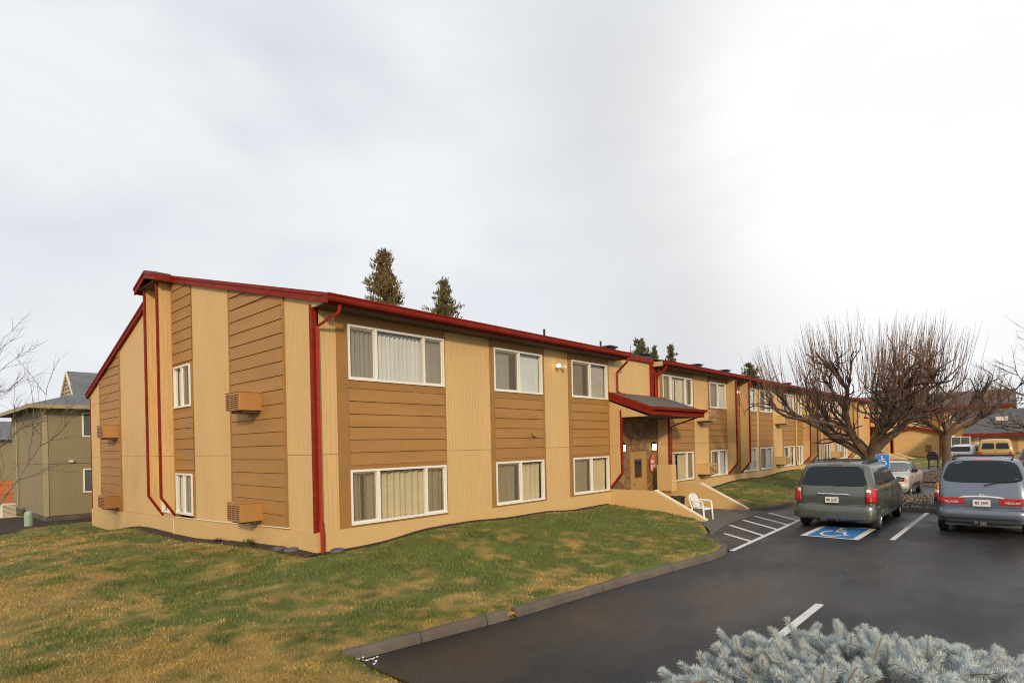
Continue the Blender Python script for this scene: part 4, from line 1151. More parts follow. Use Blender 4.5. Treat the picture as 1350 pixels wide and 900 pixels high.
    def band(self, name, mat, parent, z0, z1, out, xmax=None, xmin=None, n=7):
        """bumper: strip standing proud of the body round one end"""
        mb = MB(); rows = []
        prof = [(0,-.02),(.0,out*.6),(.12,out),(.55,out*1.05),(.85,out*.9),(1,out*.45),(1,-.02)]
        for q, o in prof:
            z = z0+(z1-z0)*q; row = []
            for x, y in self.outline((z0+z1)/2):
                if (xmax is not None and x < xmax) or (xmin is not None and x > xmin): 
                    cx = xmax if xmax is not None else xmin
                    d = Vector((x-cx, y, 0)); d.normalize(); row.append((y, x+d.x*o, y+d.y*o, z))
            row.sort(key=lambda a: math.atan2(a[2], (a[1]-cx) if xmin is not None else (cx-a[1])))
            rows.append([r_[1:] for r_ in row])
        m_ = min(len(r_) for r_ in rows); vs = [p for r_ in rows for p in r_[:m_]]
        fs = [(i*m_+k, i*m_+k+1, (i+1)*m_+k+1, (i+1)*m_+k) for i in range(len(rows)-1) for k in range(m_-1)]
        for e in (0, m_-1): fs.append(tuple(i*m_+e for i in range(len(rows))))
        mb.add(vs, fs); return mb.build(name, M[mat], parent, smooth=True, angle=45)
def wheel(parent, x, y, r, w_=.2, rim='steel', s=1, spokes=5):
    t_ = MB(); yo = y; h = w_/2
    t_.lathe([(r*.62,-h*.8),(r*.70,-h),(r*.93,-h*.95),(r,-h*.6),(r,h*.6),(r*.93,h*.95),(r*.70,h),(r*.62,h*.8),(r*.62,-h*.8)], (x, yo, r), 'y', 30)
    o = t_.build('wheel', M['rubber'], parent, smooth=True)
    m = MB(); f = s*h*.72
    m.lathe([(r*.64,-s*h*.5),(r*.64,s*h*.8),(r*.60,s*h*.84),(r*.56,s*h*.55),(r*.20,s*h*.45),(r*.16,s*h*.62),(0,s*h*.62)], (x, yo, r), 'y', 30)
    for k in range(spokes):
        a = 2*PI*k/spokes; ca, sa = math.cos(a), math.sin(a)
        p = [(-.05*1,.15*r),(.05,.15*r),(.035,.58*r),(-.035,.58*r)]
        m.prism([(x+u*ca-v*sa, yo+s*h*.50, r+u*sa+v*ca) for u, v in p], (0, s*h*.28, 0))
    m.build('rim', M[rim], o, smooth=True, angle=30)
    return o
def text(name, body, size, mat, parent, loc, rot, ext=.0015, sx=1):
    c = bpy.data.curves.new(name, 'FONT'); c.body = body; c.size = size; c.align_x = 'CENTER'; c.align_y = 'CENTER'; c.extrude = ext; c.offset = size*.012
    tmp = bpy.data.objects.new(name, c); COL.objects.link(tmp)
    dg = bpy.context.evaluated_depsgraph_get(); dg.update()
    me = bpy.data.meshes.new_from_object(tmp.evaluated_get(dg)); bpy.data.objects.remove(tmp, do_unlink=True)
    me.materials.clear(); me.materials.append(M[mat]); o = bpy.data.objects.new(name, me); COL.objects.link(o)
    o.parent = parent; o.location = loc; o.rotation_euler = rot; o.scale = (sx,1,1); return o
REAR = (PI/2, 0, -PI/2)
def plate(car, e, y, z, txt, front=False, h=.15, w_=.31):
    x = car.end(0, z)[0]-.02; mb = MB(); mb.box(x-.006, x+.016, y-w_/2, y+w_/2, z-h/2, z+h/2); o = mb.build('number_plate', M['plate'], e, bevel=.004)
    q = MB(); q.add([(x-.008, y+.018, z-.045), (x-.008, y-.018, z-.045), (x-.008, y, z+.045)], [(0,1,2)]); q.build('plate_tree', M['inkgreen'], o)
    text('plate_number', txt, .098, 'ink', o, (x-.009, y, z), REAR, sx=.56)
    return o
def mirror(e, x, y, z, s, mat='black'):
    m = MB(); m.prism([(x-.02,y,z-.075),(x-.05,y+s*.20,z-.06),(x-.05,y+s*.22,z+.05),(x-.02,y+s*.02,z+.085)], (.11,0,0))
    m.tube([(x+.03,y-s*.04,z-.05),(x+.02,y+s*.05,z-.03)], .03, 6); o = m.build('mirror', M[mat], e, bevel=.02)
    g = MB(); g.prism([(x-.030,y+s*.015,z-.055),(x-.054,y+s*.19,z-.045),(x-.054,y+s*.205,z+.035),(x-.030,y+s*.03,z+.065)], (-.004,0,0)); g.build('mirror_glass', M['steel'], o)

# grey-green minivan, seen from behind in the accessible bay
v1 = Car([(.20,.22,4.70,.84,.15,.2,.5,.5),(.27,.05,4.86,.92,.2,.22,.6,.5),(.36,.02,4.92,.945,.2,.24,.7,.55),(.50,.0,4.95,.955,.2,.24,.8,.6),(.58,.02,4.95,.955,.2,.24,.8,.6),(.63,.06,4.93,.95,.2,.24,.8,.6),(.67,.10,4.90,.95,.18,.2,.8,.6),
  (.80,.085,4.84,.955,.18,.2,.8,.62),(.92,.085,4.70,.95,.18,.2,.8,.62),(1.0,.10,4.40,.945,.18,.2,.8,.62),(1.06,.115,4.10,.94,.18,.2,.75,.6),(1.10,.125,3.95,.93,.18,.2,.7,.55),(1.16,.15,3.82,.915,.18,.2,.6,.5),
  (1.40,.25,3.36,.845,.18,.2,.5,.42),(1.58,.34,3.0,.785,.2,.2,.5,.4),(1.65,.385,2.86,.755,.22,.22,.5,.38),(1.695,.45,2.74,.71,.3,.28,.5,.35),(1.725,.58,2.6,.62,.35,.3,.45,.3),(1.74,.8,2.4,.42,.3,.2,.3,.2)])
e = thing('minivan', 'grey-green minivan parked in the blue accessible bay with red tail lights', 'minivan', (10.85,-6.55,0), 0)
wb = [(.83,0),(3.87,0)]
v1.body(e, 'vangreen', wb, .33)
for x, _ in wb:
    for s in (-1, 1): wheel(e, x, s*.845, .33, .2, 'steel', s, 7)
v1.band('bumper', 'vangreen', e, .30, .61, .035, xmax=.75)
v1.patch('rear', [(.795,1.13),(-.795,1.13),(-.62,1.635),(.62,1.635)], 'rear_window', 'carglass', e, 9)
for s in (-1, 1):
    v1.patch('side', [(.42,1.16),(1.42,1.13),(1.40,1.575),(.72,1.585)], 'side_window', 'carglass', e, 8, s=s)
    v1.patch('side', [(1.49,1.13),(2.50,1.115),(2.42,1.56),(1.47,1.575)], 'side_window', 'carglass', e, 9, s=s)
    v1.patch('side', [(2.57,1.115),(3.55,1.11),(2.92,1.50),(2.50,1.555)], 'side_window', 'carglass', e, 9, s=s)
    v1.seam([('side',[(1.45,1.6),(1.46,1.0),(1.46,.36)],s), ('side',[(2.53,1.58),(2.54,1.0),(2.54,.36)],s), ('side',[(3.55,1.1),(3.58,.9),(3.45,.4)],s), ('side',[(1.46,.36),(3.4,.36)],s), ('side',[(.5,.98),(1.46,.985)],s)], e)
    m = MB(); m.tube([v1.side(1.62,.98,.02,s), v1.side(1.82,.98,.025,s)], .018, 6); m.build('door_handle', M['black'], e)
    v1.patch('side', [(1.45,.52),(3.40,.52),(3.40,.58),(1.45,.58)], 'side_moulding', 'vangreen', e, 10, off=.012, s=s)
    mirror(e, 3.42, s*.90, 1.13, s)
    # wrap-round lamp
    mb = MB(); pts = []; L_ = []
    for z in np.linspace(.72, 1.085, 7):
        row = [v1.end(s*(.745+.02*math.sin((z-.7)*4)), z, .012), v1.end(s*.80, z, .014), v1.end(s*.85, z, .014)]
        for x in (.16,.22,.30,.37): row.append(v1.side(x+(z-.7)*.10, z, .010, s))
        L_.append(row)
    k = len(L_[0]); mb.add([p for r_ in L_ for p in r_], [(i*k+j, i*k+j+1, (i+1)*k+j+1, (i+1)*k+j) for i in range(6) for j in range(k-1)])
    t_ = mb.build('tail_light', M['taillight'], e, smooth=True, angle=50); md = t_.modifiers.new('thick', 'SOLIDIFY'); md.thickness = .02; md.offset = 0
    mb = MB(); rows = [[v1.end(s*.765,z,.026), v1.end(s*.80,z,.027), v1.end(s*.845,z,.026)] for z in (.99,1.03,1.065)]
    mb.add([p for r_ in rows for p in r_], [(i*3+j, i*3+j+1, i*3+j+4, i*3+j+3) for i in range(2) for j in range(2)]); mb.build('clear_lens', M['clearlens'], t_)
    m = MB(); m.tube([(.62,s*.60,1.71),(.75,s*.61,1.755),(2.4,s*.60,1.77),(2.55,s*.58,1.73)], .018, 6); 
    for x in (.75,1.3,1.85,2.4): m.box(x-.03,x+.03,s*.60-.012,s*.60+.012,1.70,1.76)
    m.build('roof_rail', M['black'], e, smooth=True)
for x in (1.0,1.9):
    m = MB(); m.tube([(x,-.6,1.77),(x,.6,1.77)], .014, 6); m.build('roof_bar', M['black'], e)
v1.seam([('rear',[(.73,.645),(.735,1.1),(.66,1.64)],1), ('rear',[(-.73,.645),(-.735,1.1),(-.66,1.64)],1), ('rear',[(-.73,.645),(0,.64),(.73,.645)],1)], e)
v1.patch('rear', [(.42,.70),(-.42,.70),(-.37,.93),(.37,.93)], 'plate_recess', 'trimgrey', e, 6, off=.003).data.materials[0] = M['vangreen']
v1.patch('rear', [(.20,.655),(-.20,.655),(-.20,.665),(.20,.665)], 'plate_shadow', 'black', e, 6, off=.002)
m = MB(); m.tube([v1.end(.385,.905,.015), v1.end(.35,.925,.03), v1.end(0,.925,.035), v1.end(-.35,.925,.03), v1.end(-.385,.905,.015)], [.014,.022,.024,.022,.014], 8); hb = m.build('liftgate_handle', M['chrome'], e, smooth=True)
m = MB(); m.lathe([(0,-.062),(.03,-.058),(.034,-.03),(.03,0)], v1.end(0,.93,0), 'x', 16); m.build('badge', M['chrome'], hb, smooth=True)
plate(v1, e, .02, .775, '884   GZD')
v1.patch('rear', [(.17,1.665),(-.17,1.665),(-.15,1.70),(.15,1.70)], 'brake_light', 'darkred', e, 6, off=.012)
m = MB(); m.tube([v1.end(-.05,1.13,.02), v1.end(-.12,1.17,.02), v1.end(-.52,1.155,.02)], [.018,.010,.006], 6); m.build('rear_wiper', M['black'], e)
m = MB(); m.tube([(.1,.42,.24),(.4,.42,.24)], .03, 8); m.tube([(.06,-.10,.25),(.3,-.10,.25)], .024, 6); m.box(.06,.12,.16,.30,.235,.275); m.box(.4,1.0,-.7,.7,.2,.26); m.build('exhaust', M['trimgrey'], e)
v1.patch('front', [(.75,1.16),(-.75,1.16),(-.62,1.60),(.62,1.60)], 'windscreen', 'carglass', e, 8)

# slate-blue minivan at the right
v2 = Car([(.24,.30,4.40,.80,.2,.2,.5,.5),(.33,.08,4.55,.86,.25,.25,.6,.5),(.43,.03,4.60,.885,.28,.28,.7,.5),(.50,.0,4.63,.90,.3,.28,.8,.55),(.58,.0,4.63,.905,.3,.28,.8,.55),(.61,.03,4.62,.905,.28,.26,.8,.55),(.66,.075,4.60,.90,.24,.24,.8,.55),
  (.80,.07,4.52,.905,.24,.24,.8,.55),(.93,.075,4.35,.90,.24,.24,.8,.55),(1.02,.10,3.95,.895,.24,.24,.7,.55),(1.10,.125,3.70,.885,.24,.24,.6,.5),(1.22,.165,3.50,.86,.24,.24,.5,.45),(1.40,.24,3.20,.815,.25,.24,.5,.42),(1.60,.335,2.85,.755,.26,.25,.5,.4),
  (1.71,.40,2.65,.715,.3,.28,.5,.38),(1.77,.46,2.52,.66,.36,.32,.5,.35),(1.81,.56,2.4,.57,.4,.35,.45,.3),(1.835,.75,2.2,.40,.35,.25,.3,.2),(1.845,1.0,2.0,.2,.2,.1,.2,.1)])
e = thing('minivan', 'slate blue minivan with a red reflector band across its tailgate and a roof rack', 'minivan', (11.5,-9.535,0), 0)
wb = [(.98,0),(3.85,0)]
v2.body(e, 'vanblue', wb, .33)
for x, _ in wb:
    for s in (-1, 1): wheel(e, x, s*.80, .33, .2, 'steel', s, 6)
v2.band('bumper', 'vanblue', e, .43, .60, .03, xmax=.8)
m = MB()
v2.patch('rear', [(.78,1.25),(-.78,1.25),(-.62,1.765),(.62,1.765)], 'rear_window', 'carglass', e, 5)
v2.seam([('rear',[(.815,1.20),(.80,.72),(.74,.635),(0,.622),(-.74,.635),(-.80,.72),(-.815,1.20)],1)], e)
for s in (-1, 1):
    v2.patch('side', [(.50,1.24),(1.5,1.2),(1.46,1.66),(.72,1.68)], 'side_window', 'carglass', e, 7, s=s)
    v2.patch('side', [(1.57,1.2),(2.45,1.18),(2.38,1.64),(1.54,1.66)], 'side_window', 'carglass', e, 8, s=s)
    v2.patch('side', [(2.52,1.18),(3.32,1.17),(2.76,1.58),(2.46,1.63)], 'side_window', 'carglass', e, 8, s=s)
    v2.seam([('side',[(1.53,1.68),(1.53,.4)],s), ('side',[(2.48,1.66),(2.5,.4)],s), ('side',[(3.35,1.15),(3.4,.45)],s)], e)
    mirror(e, 3.25, s*.88, 1.17, s)
    def lamp(z0, z1, mat, nm, par, w0=.80):
        mb = MB(); rows = []
        for z in np.linspace(z0, z1, 5):
            yi = w0+.03*(z-.79)/.46
            row = [v2.end(s*yi, z, .01), v2.end(s*(yi+.03), z, .016), v2.end(s*min(.885, yi+.055), z, .018)]
            for x in (.24,.29,.33): row.append(v2.side(x+(z-.8)*.08, z, .014, s))
            rows.append(row)
        k = 6; mb.add([p for r_ in rows for p in r_], [(i*k+j, i*k+j+1, (i+1)*k+j+1, (i+1)*k+j) for i in range(4) for j in range(k-1)])
        o = mb.build(nm, M[mat], par, smooth=True, angle=50); md = o.modifiers.new('thick', 'SOLIDIFY'); md.thickness = .02; md.offset = 0; return o
    t_ = lamp(.90, .985, 'taillight', 'tail_light', e); lamp(.78, .897, 'darkred', 'side_marker', t_); lamp(.988, 1.06, 'clearlens', 'reversing_light', t_); lamp(1.063, 1.22, 'amber', 'turn_signal', t_)
    v2.patch('rear', [(s*.315,.748),(s*.79,.748),(s*.79,.905),(s*.315,.905)] if s < 0 else [(.79,.748),(.315,.748),(.315,.905),(.79,.905)], 'reflector_band', 'taillight', e, 14, off=.012)
    x = v2.end(.5,.81,.02)[0]
    text('badge_lettering', 'VILLAGER' if s > 0 else 'MERCURY', .062, 'palechrome', e, (x-.004, s*.56, .80), REAR, .002)
    m = MB(); m.tube([(.60,s*.56,1.80),(.72,s*.565,1.855),(2.0,s*.56,1.875),(2.2,s*.54,1.83)], .018, 6)
    for x in (.72,1.3,1.95): m.box(x-.03,x+.03,s*.56-.012,s*.56+.012,1.79,1.86)
    m.build('roof_rail', M['black'], e, smooth=True)
for x in (.85,1.7):
    m = MB(); m.tube([(x,-.56,1.872),(x,.56,1.872)], .015, 6); m.build('roof_bar', M['black'], e)
v2.patch('rear', [(.31,.69),(-.31,.69),(-.31,.885),(.31,.885)], 'plate_recess', 'vanblue', e, 9, off=.006)
m = MB(); P_ = [v2.end(y, .905+.035*(1-(y/.42)**2), .02) for y in np.linspace(.42,-.42,13)]; m.tube(P_, [.004]+[.02]*11+[.004], 8); hb = m.build('chrome_brow', M['palechrome'], e, smooth=True)
m = MB(); c_0 = v2.end(0,.965,.01); m.lathe([(.03,0),(.048,-.012),(.052,0),(.03,-.004)], c_0, 'x', 20); m.tube([(c_0[0]-.008,.03,c_0[2]-.01),(c_0[0]-.01,0,c_0[2]+.02),(c_0[0]-.008,-.03,c_0[2]-.01)], .007, 5); m.build('badge', M['chrome'], hb)
plate(v2, e, 0, .785, '405   FAW', h=.155, w_=.325)
v2.patch('rear', [(.20,1.78),(-.20,1.78),(-.17,1.825),(.17,1.825)], 'brake_light', 'taillight', e, 6, off=.012)
m = MB(); m.tube([v2.end(-.05,1.19,.02), v2.end(-.12,1.215,.03), v2.end(-.35,1.275,.025), v2.end(-.66,1.325,.02)], [.018,.012,.008,.005], 6); m.build('rear_wiper', M['black'], e)
m = MB(); m.box(.03,.3,.06,.14,.30,.36); m.lathe([(0,-.05),(.035,-.04),(.035,.0),(.02,.03)], (.08,.12,.33), 'x', 10); m.box(.02,.05,-.09,.03,.27,.36); m.box(.25,1.2,-.7,.7,.22,.30); m.build('tow_hitch', M['trimgrey'], e)
m = MB(); m.tube([(3.3,.72,1.3),(3.25,.74,2.0)], .004, 4); m.build('aerial', M['black'], e)

# off-white sedan facing us across the gravel island
v3 = Car([(.18,.2,4.35,.72,.2,.2,.3,.3),(.28,.05,4.46,.80,.2,.2,.25,.35),(.40,.0,4.52,.835,.18,.2,.22,.35),(.52,.0,4.52,.84,.18,.2,.22,.35),(.56,.02,4.46,.84,.16,.2,.22,.35),(.72,.03,4.43,.84,.15,.2,.2,.3),(.80,.05,4.38,.83,.15,.2,.22,.3),(.86,.12,4.15,.82,.15,.2,.25,.3),
  (.90,.25,3.75,.81,.15,.2,.3,.3),(.93,.45,3.35,.80,.15,.2,.3,.3),(.955,.80,3.20,.785,.2,.2,.3,.25),(1.10,1.05,2.88,.72,.2,.2,.3,.25),(1.27,1.35,2.50,.635,.2,.2,.3,.22),(1.33,1.48,2.36,.58,.22,.22,.3,.2),(1.355,1.65,2.2,.45,.2,.2,.25,.2),(1.362,1.8,2.05,.25,.1,.1,.1,.1)])
e = thing('sedan', 'off-white older sedan facing the minivans across the gravel island', 'car', (25.1,-6.05,0), PI)
wb = [(.85,0),(3.55,0)]
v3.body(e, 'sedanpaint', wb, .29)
for x, _ in wb:
    for s in (-1, 1): wheel(e, x, s*.75, .29, .18, 'steel', s, 8)
v3.patch('front', [(-.70,.965),(.70,.965),(.56,1.30),(-.56,1.30)], 'windscreen', 'screenglass', e, 9)
v3.patch('front', [(-.42,.60),(.42,.60),(.42,.76),(-.42,.76)], 'grille', 'trimgrey', e, 9, off=.006)
v3.band('bumper', 'sedanpaint', e, .36, .55, .03, xmin=3.9)
for s in (-1, 1):
    q = [(.45,.61),(.79,.61),(.79,.765),(.45,.765)]; q = q if s > 0 else [(-a, b) for a, b in (q[1], q[0], q[3], q[2])]
    hl = v3.patch('front', q, 'headlight', 'clearlens', e, 9, off=.01)
    q = [(.72,.62),(.815,.62),(.815,.755),(.72,.755)]; q = q if s > 0 else [(-a, b) for a, b in (q[1], q[0], q[3], q[2])]
    v3.patch('front', q, 'turn_signal', 'amber', hl, 9, off=.016)
    v3.patch('side', [(1.15,.98),(2.03,.98),(2.03,1.265),(1.48,1.265)], 'side_window', 'screenglass', e, 9, s=s)
    v3.patch('side', [(2.10,.98),(3.02,.97),(2.48,1.262),(2.10,1.268)], 'side_window', 'screenglass', e, 9, s=s)
    v3.seam([('side',[(2.06,.95),(2.06,.3)],s), ('side',[(3.12,.94),(3.1,.6),(3.02,.3)],s), ('side',[(1.2,.95),(1.25,.5)],s)], e)
    v3.patch('side', [(1.2,.33),(3.2,.33),(3.2,.50),(1.2,.50)], 'lower_trim', 'trimgrey', e, 12, off=.004, s=s).data.materials[0] = M['mulch']
    mirror(e, 2.95, s*.78, 1.0, -0.8*s if False else s, 'black')
    m = MB(); m.tube([v3.side(2.2,.86,.012,s), v3.side(2.36,.86,.012,s)], .014, 6); m.build('door_handle', M['black'], e)
m = MB(); m.tube([(3.30,.35,.965),(3.10,.02,1.0)], .01, 5); m.tube([(3.30,-.25,.965),(3.10,-.55,1.0)], .01, 5); m.build('wiper', M['black'], e)

# ochre full-size van, dark car and white car farther off
v4 = Car([(.35,.1,5.1,.92,.12,.15,.3,.3),(.5,.02,5.2,.99,.12,.15,.3,.3),(.9,.0,5.2,1.0,.12,.15,.3,.3),(1.15,.02,5.1,.995,.12,.15,.4,.4),(1.25,.03,4.6,.98,.12,.15,.4,.4),(1.75,.10,4.0,.90,.14,.16,.4,.35),(1.92,.16,3.8,.83,.2,.2,.4,.3),(1.99,.26,3.7,.72,.3,.25,.4,.3),(2.02,.5,3.4,.5,.3,.2,.3,.2)])
e = thing('passenger_van', 'ochre yellow full-size van with two rear windows parked before the low grey roofed building', 'van', (48.2,-8.5,0), 0)
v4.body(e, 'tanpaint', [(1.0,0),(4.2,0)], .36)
for x in (1.0,4.2):
    for s in (-1, 1): wheel(e, x, s*.88, .36, .22, 'steel', s)
for s in (-1, 1):
    q = [(.78,1.30),(.06,1.30),(.06,1.74),(.70,1.74)]; q = q if s > 0 else [(-a, b) for a, b in (q[1], q[0], q[3], q[2])]
    v4.patch('rear', q, 'rear_window', 'carglass', e, 8, off=.01)
    q = [(.93,.92),(.74,.92),(.74,1.10),(.93,1.10)]; q = q if s > 0 else [(-a, b) for a, b in (q[1], q[0], q[3], q[2])]
    v4.patch('rear', q, 'tail_light', 'taillight', e, 8, off=.015)
    v4.patch('side', [(.4,1.32),(1.6,1.32),(1.6,1.72),(.4,1.72)], 'side_window', 'carglass', e, 9, s=s)
    mirror(e, 3.9, s*.98, 1.35, s)
v4.seam([('rear',[(0,.5),(0,1.9)],1), ('rear',[(-.95,1.0),(.95,1.0)],1)], e, r=.012)
v4.band('bumper', 'chrome', e, .42, .58, .05, xmax=.4)
def far_car(name, label, cat, loc, rz, paint, h=1):
    c = Car([(.2,.2,4.4,.78,.2,.2,.4,.4),(.4,.02,4.5,.87,.2,.22,.4,.4),(.6,.0,4.5,.88,.2,.22,.4,.4),(.85*h,.05,4.3,.87,.2,.2,.4,.4),(.95*h,.12,3.5,.85,.2,.2,.4,.3),(1.25*h,.38,3.0,.74,.2,.2,.4,.3),(1.42*h,.62,2.7,.62,.25,.2,.4,.3),(1.47*h,.95,2.4,.4,.3,.2,.3,.2)])
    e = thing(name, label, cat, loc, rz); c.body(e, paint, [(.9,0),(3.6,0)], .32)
    for x in (.9,3.6):
        for s in (-1, 1): wheel(e, x, s*.78, .32, .2, 'steel', s)
    c.patch('rear', [(.68,.98*h),(-.68,.98*h),(-.58,1.32*h),(.58,1.32*h)], 'rear_window', 'carglass', e, 8, off=.01)
    c.patch('front', [(-.7,.98*h),(.7,.98*h),(.58,1.36*h),(-.58,1.36*h)], 'windscreen', 'carglass', e, 8, off=.01)
    for s in (-1, 1):
        q = [(.86,.70),(.62,.70),(.62,.88),(.86,.88)]; q = q if s > 0 else [(-a, b) for a, b in (q[1], q[0], q[3], q[2])]
        c.patch('rear', q, 'tail_light', 'taillight', e, 8, off=.012)
        c.patch('side', [(.75,1.0*h),(1.95,1.0*h),(1.95,1.36*h),(.95,1.34*h)], 'side_window', 'carglass', e, 8, s=s); c.patch('side', [(2.02,1.0*h),(3.2,1.0*h),(2.75,1.34*h),(2.02,1.36*h)], 'side_window', 'carglass', e, 8, s=s)
        mirror(e, 3.1, s*.84, 1.05*h, s)
    c.band('bumper', 'black', e, .3, .55, .03, xmax=.5); return e
far_car('parked_car', 'charcoal car with red tail light cut by the right edge beyond the blue minivan', 'car', (38.6,-10.75,0), 0, 'darkpaint', 1.12)
far_car('parked_car', 'white car between the trunk of the second bare tree and the ochre yellow van', 'car', (50.0,-6.3,0), -.25, 'whitepaint', 1.12)

# accessible parking sign at the head of the bay
e = thing('parking_sign', 'blue wheelchair parking sign on a post in front of the grey-green minivan', 'sign', (16.75,-6.74,0))
m = MB(); m.box(-.02,.02,-.025,.025,0,1.84); m.build('post', M['steel'], e)
def rrect(w_, h, r, z0):
    p = []
    for cx, cy, a in ((w_/2-r,h/2-r,0),(-w_/2+r,h/2-r,90),(-w_/2+r,-h/2+r,180),(w_/2-r,-h/2+r,270)):
        p += [(cx+r*math.cos(R(a+k*15)), cy+r*math.sin(R(a+k*15))) for k in range(7)]
    return [(-.024, -x, z0+y) for x, y in p]
m = MB(); m.prism(rrect(.40,.48,.04,1.56), (-.004,0,0)); sp = m.build('sign_plate', M['signwhite'], e)
m = MB(); m.prism([(p[0]-.005,p[1],p[2]) for p in rrect(.376,.456,.032,1.56)], (-.002,0,0)); m.build('sign_face', M['signblue'], sp)
m = MB(); wheelchair(m, 0); place_sym(m, 'sign_symbol', M['signwhite'], (-.0325,.17,1.40), (0,-.34,0), (0,0,.36), sp)
m = MB(); m.box(-.03,-.022,-.10,.10,1.805,1.84); m.build('sign_tab', M['signred'], e)
# ------------------------------------------------------------------ trees
def rvec(rr): 
    v = Vector((rr.gauss(0,1), rr.gauss(0,1), rr.gauss(0,1))); return v.normalized()
def limb(mb, p, d, length, r0, r1, rr, n=6, wob=.25, lift=0, sides=6):
    """crooked tapering limb; returns its points and directions"""
    pts = [p.copy()]; dirs = [d.copy()]
    for i in range(n):
        d = (d+rvec(rr)*wob+Vector((0,0,lift))).normalized(); p = p+d*length/n; pts.append(p.copy()); dirs.append(d.copy())
    mb.tube(pts, [r0+(r1-r0)*i/n for i in range(n+1)], sides, cap=False); return pts, dirs
def pollard(label, loc, seed, fork, spread, crown_z, top, nl, trunk_r, shoots, leans, grp, density=1.0, tuft=None):
    """old pollarded fruit tree: stout trunk, spreading crooked limbs, a thicket of upright shoots"""
    rr = random.Random(seed); e = thing('bare_tree', label, 'tree', loc, 0, grp)
    tk = MB(); br = MB(); sh = MB()
    tk.tube([(0,0,-.2),(0,0,.05),(.02,0,.35),(.0,.02,fork*.7),(0,0,fork)], [trunk_r*1.5,trunk_r*1.25,trunk_r*1.02,trunk_r*.98,trunk_r*1.1], 14)
    ends = []
    for i in range(nl):
        az = 2*PI*i/nl+rr.uniform(-.25,.25); el = R(leans[i % len(leans)])
        d = Vector((math.cos(az)*math.cos(el), math.sin(az)*math.cos(el), math.sin(el)))
        r0 = trunk_r*rr.uniform(.5,.68)
        L_ = spread*rr.uniform(.58,.74)
        pts, ds = limb(tk, Vector((0,0,fork-.12))+d*.03, d, L_, r0, r0*.42, rr, 7, .20, -.06, 9)
        for j in range(6):
            k = min(7, 2+j); q = pts[k]; 
            for _ in range(1 if j < 5 else 2):
                dd = (ds[k]+rvec(rr)*.75+Vector((math.cos(az),math.sin(az),.25))*.45).normalized()
                p2, d2 = limb(br, q, dd, spread*rr.uniform(.28,.52), r0*.40, r0*.20, rr, 6, .27, .07, 6)
                for m in range(6):
                    kk = rr.randint(1, 6); dd2 = (d2[kk]+rvec(rr)*.85+Vector((0,0,.35))).normalized()
                    if p2[kk].z > crown_z+.25 and dd2.z > .3: dd2.z *= .3; dd2.normalize()
                    p3, d3 = limb(br, p2[kk], dd2, spread*rr.uniform(.12,.28), r0*.20, r0*.10, rr, 5, .48, .10, 5)
                    ends += [(p3[-1], d3[-1]), (p3[3], d3[3]), (p3[2], d3[2])]
                    for _2 in range(1):
                        k3 = rr.randint(1,5); p4, d4 = limb(br, p3[k3], (d3[k3]+rvec(rr)*1.1+Vector((0,0,.2))).normalized(), spread*rr.uniform(.06,.13), r0*.075, r0*.04, rr, 4, .4, .08, 4)
                        ends += [(p4[-1], d4[-1]), (p4[2], d4[2])]
    ends = [q_ for q_ in ends if q_[0].z > crown_z-rr.uniform(.2,1.5)]; rr.shuffle(ends)
    cells = {}; even = []                                              # spread the shoots evenly over the crown
    for q_ in ends:
        key = (round(q_[0].x/.45), round(q_[0].y/.45)); cells[key] = cells.get(key, 0)+1; even.append((cells[key], q_))
    even.sort(key=lambda a: a[0]); ends = [a[1] for a in even]
    for k in range(shoots):
        q, d0 = ends[k % len(ends)]
        if tuft and (q-Vector(tuft[:3])).length < tuft[3]: n_ = 9
        else: n_ = 1
        for _ in range(n_):
            out = Vector((q.x, q.y, 0)); ol = out.length; out = out.normalized() if ol > 0 else out
            d = (Vector((0,0,1.0))+out*(.10+.22*min(1, ol/spread))+rvec(rr)*(.16 if n_ == 1 else .5)).normalized()
            room = max(.25, top*(1-.18*(ol/spread)**2)-q.z); L_ = min(room*rr.uniform(.45,1.06), 1.9) if n_ == 1 else rr.uniform(.25,.5)
            pts = [q]; 
            for s_ in range(4): d = (d+rvec(rr)*.05+Vector((0,0,.03))).normalized(); pts.append(pts[-1]+d*L_/4)
            w_ = rr.uniform(.75,1.3)
            sh.tube(pts, [.0082*w_,.0072*w_,.006*w_,.0046*w_,.002], 3, cap=False)
            if rr.random() < .35:
                dd = (d+rvec(rr)*.6).normalized(); sh.tube([pts[1], pts[1]+dd*.16, pts[1]+dd*.3+Vector((0,0,.06))], [.006,.005,.002], 3, cap=False)
    tk.build('trunk', M['bark'], e, smooth=True, fix=False)
    br.build('branches', M['twigdark'], e, smooth=True, fix=False); sh.build('shoots', M['twig'], e, fix=False)
    return e
G = 'pollarded bare trees in the parking islands'
pollard('large bare pollarded tree rising between the two minivans', (18.5,-6.05,.2), 5, 1.5, 3.9, 4.2, 6.75, 8, .26, 820, (56,66,50,62,54,68,58,64), G)
pollard('bare pollarded tree with a brown twiggy tuft, behind the slate blue minivan', (31.1,-7.2,.5), 12, 1.9, 3.5, 3.7, 5.7, 6, .20, 640, (48,60,44,56,66,46), G, tuft=(1.2,-1.6,3.7,.9))

